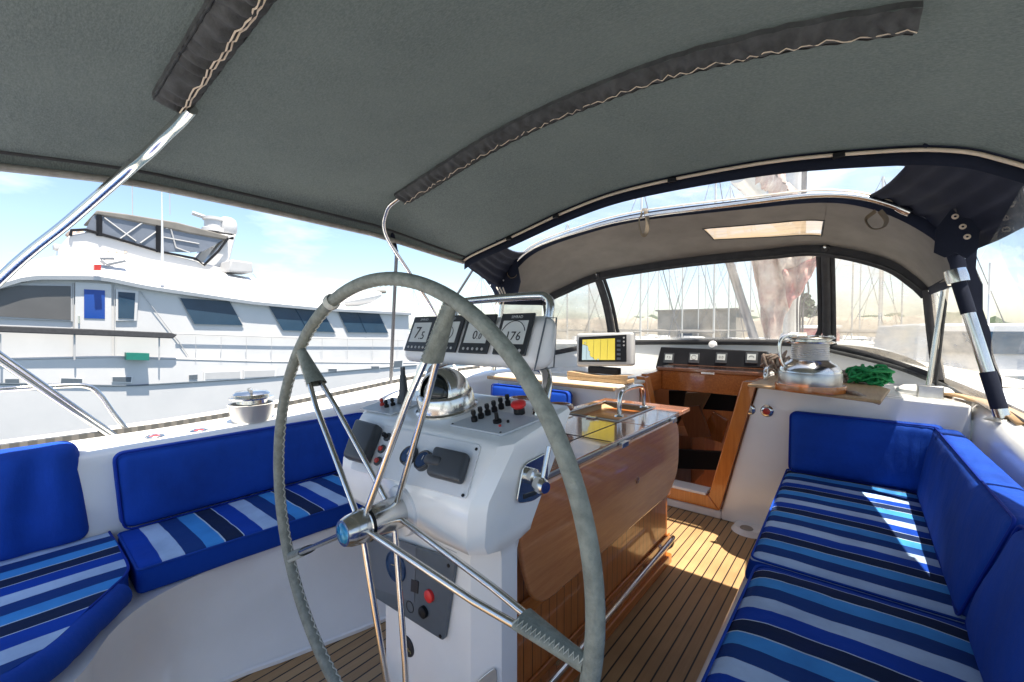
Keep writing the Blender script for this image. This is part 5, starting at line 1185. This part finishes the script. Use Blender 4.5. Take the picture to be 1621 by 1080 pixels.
yt=thing('motor_yacht','large white flybridge motor yacht moored alongside, filling the view past the port coaming','motor yacht',(-18,3,-1.35))
def beam(Y): return 1 if Y>-2 else max(0,1-((-2-Y)/8)**2)
mb=MB()
def hullf(u,v):
    Y=-9.5+22*u; kz=smooth(knT,Y); dz=smooth(deckT,Y); half=2.9*beam(Y)
    rows=[(-2.0,.985),(-1.4,.992),(kz,1.002),(kz+.03,1.002),(dz-.03,.996),(dz,.996),(dz,.95)]
    z,b=rows[min(6,int(round(v*6)))]
    return V((YX-2.9+half*b,Y,z))
mb.grid(hullf,70,6); mb.grid(lambda u,v:V((2*(YX-2.9)-hullf(u,v).x,hullf(u,v).y,hullf(u,v).z)),70,6); mb.grid(lambda u,v:V((YX-2.9+(2*v-1)*2.9*beam(-9.5+22*u),-9.5+22*u,smooth(deckT,-9.5+22*u)-.01)),70,2)
mb.add([(YX+.0,12.5,-2),(YX-5.8,12.5,-2),(YX-5.8,12.5,-.2),(YX,12.5,-.2)],[(0,1,2,3)])
mb.build('hull','yacht',yt,ang=50)
MB().tube([V((YX-.03,-3+.4*k,smooth(deckT,-3+.4*k)+.01)) for k in range(39)],.035,6).build('rub_rail','greypl',yt)
MB().tube([V((YX+.025,-3+.4*k,smooth(knT,-3+.4*k)+.015)) for k in range(39)],.022,6).build('hull_moulding','panelgrey',yt)
# deckhouse wall, roof shoulder
W=YX-.12
mb=MB()
def house(u,v):
    Y=-3.1+15.0*u
    inset=0 if Y>-.6 else ((-.6-Y)/2.5)**2*1.6
    rows=[(smooth(deckT,Y)-.05,0,),(smooth(eaT,Y)-.05,-.02),(smooth(eaT,Y)-.05,.16),(smooth(eaT,Y)+.05,.18),(smooth(eaT,Y)+.10,.0)]
    z,o=rows[int(round(v*4))]; return V((W+o-inset,Y,z))
mb.grid(house,90,4)
mb.add([house(1,0),house(1,.25),V((W-5.4,11.9,2.0)),V((W-5.4,11.9,-.2))],[(0,1,2,3)])
mb.build('deckhouse','yacht',yt,ang=35)
mb=MB()
def should(u,v):
    Y=-3.1+12.0*u; inset=0 if Y>-.6 else ((-.6-Y)/2.5)**2*1.6
    a=V((W+.05-inset,Y,smooth(eaT,Y)+.08)); b=V((W-1.3-inset,Y,max(smooth(shT,Y),smooth(eaT,Y)+.1)))
    if v<=.6: t=v/.6; p=a.lerp(b,t); return p+V((.10*math.sin(t*PI),0,.10*math.sin(t*PI)))
    t=(v-.6)/.4; return b+V((-2.8*t,0,-.05*t))
mb.grid(should,80,14); mb.add([should(1,k/14) for k in range(15)]+[V((W-4.1,8.9,2.0)),V((W,8.9,2.0))],[list(range(17))])
mb.build('upper_roof','yacht',yt,ang=50)
mb=MB(); mb.grid(lambda u,v:V((W+.1-5.5*v,8.7+3.2*u,2.08+.05*math.sin(v*PI))),4,4); mb.build('aft_roof','yacht',yt)
def panel(pts,name,m,X=W+.01,th=.02,parent=yt,rnd=0):
    q=[Q(x,y,X) for x,y in pts]
    if rnd: q=roundpoly(q,rnd,4)
    return MB().prism(q,(th,0,0)).build(name,m,parent)
for pts in (((285,472),(363,477),(384,515),(308,513)),((426,485),(510,492),(530,526),(448,523)),((535,493),(600,497),(614,527),(551,526))):
    cx_=sum(p[0] for p in pts)/4; cy_=sum(p[1] for p in pts)/4
    f_=panel([((x-cx_)*1.03+cx_,(y-cy_)*1.06+cy_) for x,y in pts],'window','greypl'); panel(pts,'pane','glassdark',W+.032,.012,f_)
for xm in ((467,488,489,525),(566,495,580,527)): MB().tube([Q(xm[0],xm[1],W+.05),Q(xm[2],xm[3],W+.05)],.012,5).build('window_bar','glassdark',yt)
f_=panel(((-80,500),(-40,462),(30,448),(114,450),(115,509),(0,504)),'window','greypl'); panel(((-72,499),(-36,465),(30,452),(112,453),(112,507),(0,501)),'mesh_cover','yachtgrey',W+.032,.012,f_)
d_=panel(((119,447),(176,450),(176,566),(118,566)),'door','yacht',W+.012,.03); panel(((133,458),(166,460),(166,505),(133,504)),'pane','glassblue',W+.045,.012,d_); MB().tube([Q(125,500,W+.07),Q(125,512,W+.07)],.02,6).build('handle','chrome',d_)
f_=panel(((183,458),(219,461),(216,508),(183,508)),'window','yacht',W+.012,.03); panel(((187,462),(214,464),(212,505),(187,504)),'pane','glassdark',W+.045,.012,f_)
q=[Q(x,y,YX+.12) for x,y in ((-60,514),(0,516),(140,521),(270,527),(279,530),(272,536),(140,531),(0,526),(-60,525))]
MB().prism(q,(.12,0,0)).build('dark_awning_roll','charcoal',yt,bevel=.02)
MB().tube([Q(278,528,W+.1),Q(450,534,W+.1),Q(640,538,W+.1)],.018,6).build('side_rail','greypl',yt)
for px in (0,118,252): MB().tube([Q(px,529,YX+.15),Q(px,570,YX+.15)],.02,6).build('stanchion','greypl',yt)
for k in range(9):
    px=310+k*40; MB().tube([Q(px,533+.5*k,YX+.02),Q(px,572,YX+.02)],.008,5).build('stanchion','greypl',yt)
for pts in (((222,461),(282,540),(300,566)),((116,448),(116,566)),((181,450),(181,566)),((400,433),(440,486))): MB().tube([Q(x,y,W+.03) for x,y in pts],.010,5).build('panel_line','greypl',yt)
bx=panel(((197,558),(233,559),(233,570),(197,569)),'green_box','grnbox',W+.15,.25)
for pts,m in ((((97,599),(130,600),(130,609),(96,608)),'panelgrey'),(((178,597),(208,597),(207,605),(178,604)),'panelgrey'),(((325,590),(380,588),(380,599),(325,601)),'greypl'),(((387,587),(435,586),(434,596),(387,598)),'greypl'),(((520,584),(533,584),(533,588),(520,588)),'panelgrey'),(((588,580),(600,580),(600,584),(588,584)),'panelgrey'),(((624,572),(637,571),(636,581),(623,582)),'panelgrey')):
    cx_=sum(p[0] for p in pts)/4; cy_=sum(p[1] for p in pts)/4
    f_=panel([((x-cx_)*1.1+cx_,(y-cy_)*1.35+cy_) for x,y in pts],'hull_port','hull',YX-.005,.045); panel(pts,'pane',m,YX+.039,.01,f_)
f_=panel(((8,600),(30,600),(30,609),(8,609)),'hull_fitting','panelgrey',YX-.005,.045); f_=panel(((299,594),(312,593),(312,600),(299,600)),'hull_fitting','panelgrey',YX-.005,.045)
panel(((147,420),(158,420),(158,429),(147,429)),'port_light','redlens',YX+.02,.2)
for a,b in (((158,408),(180,408)),((168,418),(198,412)),((160,412),(168,418))): MB().tube([Q(*a,YX-.3),Q(*b,YX-.3)],.06,8).build('horn','greypl',yt)
MB().tube([Q(257,452,YX-.02),Q(257,380,YX-.02),Q(256,300,YX-.02)],[.045,.03,.012],8).build('antenna','hull',yt)
for px,y0,y1 in ((209,272,365),(268,262,340)): MB().tube([Q(px,y0,YX-3),Q(px+1,y1,YX-3)],.015,5).build('whip_antenna','greypl',yt)
# flybridge: enclosure, frame, arch
FX=YX-1.9
def Qf(x,y): return Q(x,y,FX)
en=thing('x','x','x') if 0 else None
MB().prism([Qf(*p) for p in ((92,396),(110,372),(140,366),(330,418),(362,428),(362,440),(92,420))],(-1.8,0,0)).build('flybridge_coaming','yacht',yt,bevel=.05)
fe=MB().prism([Qf(*p) for p in ((134,366),(146,344),(152,338),(355,379),(322,398),(300,400),(250,398))],(-.03,0,0)).build('flybridge_screen','yachtvinyl',yt)
MB().prism([Qf(*p)+V((.05,0,0)) for p in ((148,340),(153,333),(200,339),(280,352),(362,374),(360,381),(300,370),(240,357),(190,347))],(-2.2,0,0)).build('flybridge_top','canvasgrey',yt,bevel=.04)
for a,b,w_ in (((157,342),(157,374),.07),((251,358),(251,400),.08)): MB().tube([Qf(*a)+V((.03,0,0)),Qf(*b)+V((.03,0,0))],w_,6).build('screen_post','black',yt)
MB().tube([Qf(*p)+V((.05,0,0)) for p in ((111,374),(113,365),(135,364),(160,371),(250,398),(310,410),(322,420),(345,398),(360,378))],.04,6).build('screen_frame','black',yt)
for a,b in (((165,345),(215,382)),((225,353),(190,378)),((250,365),(222,385)),((275,360),(262,362)),((270,362),(278,392)),((278,392),(300,400)),((255,375),(315,386))): MB().tube([Qf(*a)+V((.02,0,0)),Qf(*b)+V((.02,0,0))],.022,5).build('frame_tube','greypl',yt)
MB().prism([Qf(*p)+V((-.1,0,0)) for p in ((357,376),(376,370),(374,378),(361,432),(318,424),(326,418))],(-.5,0,0)).build('radar_arch','yacht',yt,bevel=.05)
MB().prism([Qf(*p)+V((-2.2,0,0)) for p in ((357,376),(376,370),(374,378),(361,432),(318,424),(326,418))],(-.5,0,0)).build('radar_arch','yacht',yt,bevel=.05)
def Qd(x,y): return Q(x,y,FX-.8)
MB().box(FX-2.6,FX-.1,Qf(352,378).y-.1,Qf(374,374).y,Qf(360,376).z-.08,Qf(360,376).z+.12).build('arch_top','yacht',yt,bevel=.05)
c=Qd(338,368); MB().lathe([(.36,0),(.36,.12),(.28,.16),(.28,.40),(.33,.42),(.33,.52),(.12,.56),(0,.56)],c,(0,0,1),20).build('radar_pedestal','yacht',yt)
MB().tube([Qd(304,337),Qd(338,349),Qd(350,354)],.075,8).build('radar_scanner','yacht',yt)
c=Qd(360,371); MB().lathe([(.26,0),(.31,.10),(.32,.36),(.27,.52),(.16,.60),(0,.63)],c,(0,0,1),22).build('radar_dome','yacht',yt)
MB().hexa([Q(363,430,YX-.95)+V((dx,0,0)) if False else V((YX-.95+dx,Q(px,py,YX-.95).y,Q(px,py,YX-.95).z)) for px,py,dx in ((362,430,0),(401,432,0),(401,432,-1),(362,430,-1),(366,411,0),(400,416,0),(400,416,-1),(366,411,-1))]).build('life_raft','greypl',yt,bevel=.04)
for k in range(5):
    a=Qf(112+k*14,372); MB().tube(cr([a+V((-.3,0,.1)),a+V((-.2,.25,-.15-.02*k)),a+V((-.1,.45,-.5))],5),.13,8).build('folded_canvas','beigesail',yt)
MB().box(FX-.4,FX-.1,Qf(93,380).y-.1,Qf(100,380).y+.1,Qf(93,395).z,Qf(93,386).z).build('search_light','greypl',yt,bevel=.03)
dg=thing('dinghy','small white tender with grey console carried on the aft roof of the motor yacht','dinghy',(-18,9.5,2.1))
mb=MB(); 
def rib(u,v):
    a=Q(533,484,YX-.8);b=Q(600,470,YX-.8); p=a.lerp(b,u); th=2*PI*v; r=.30*math.sin(min(1,u*1.6+.15)*PI*.5)*(1-max(0,u-.75)*2.2); return V((p.x+math.cos(th)*r*1.6,p.y,p.z+math.sin(th)*r+.1))
mb.grid(rib,20,14); mb.build('hull','hull',dg,ang=80)
MB().tube([Q(548,470,YX-.7),Q(580,463,YX-.7),Q(610,462,YX-.7)],[.06,.09,.07],8).build('gunwale','canvasgrey',dg)
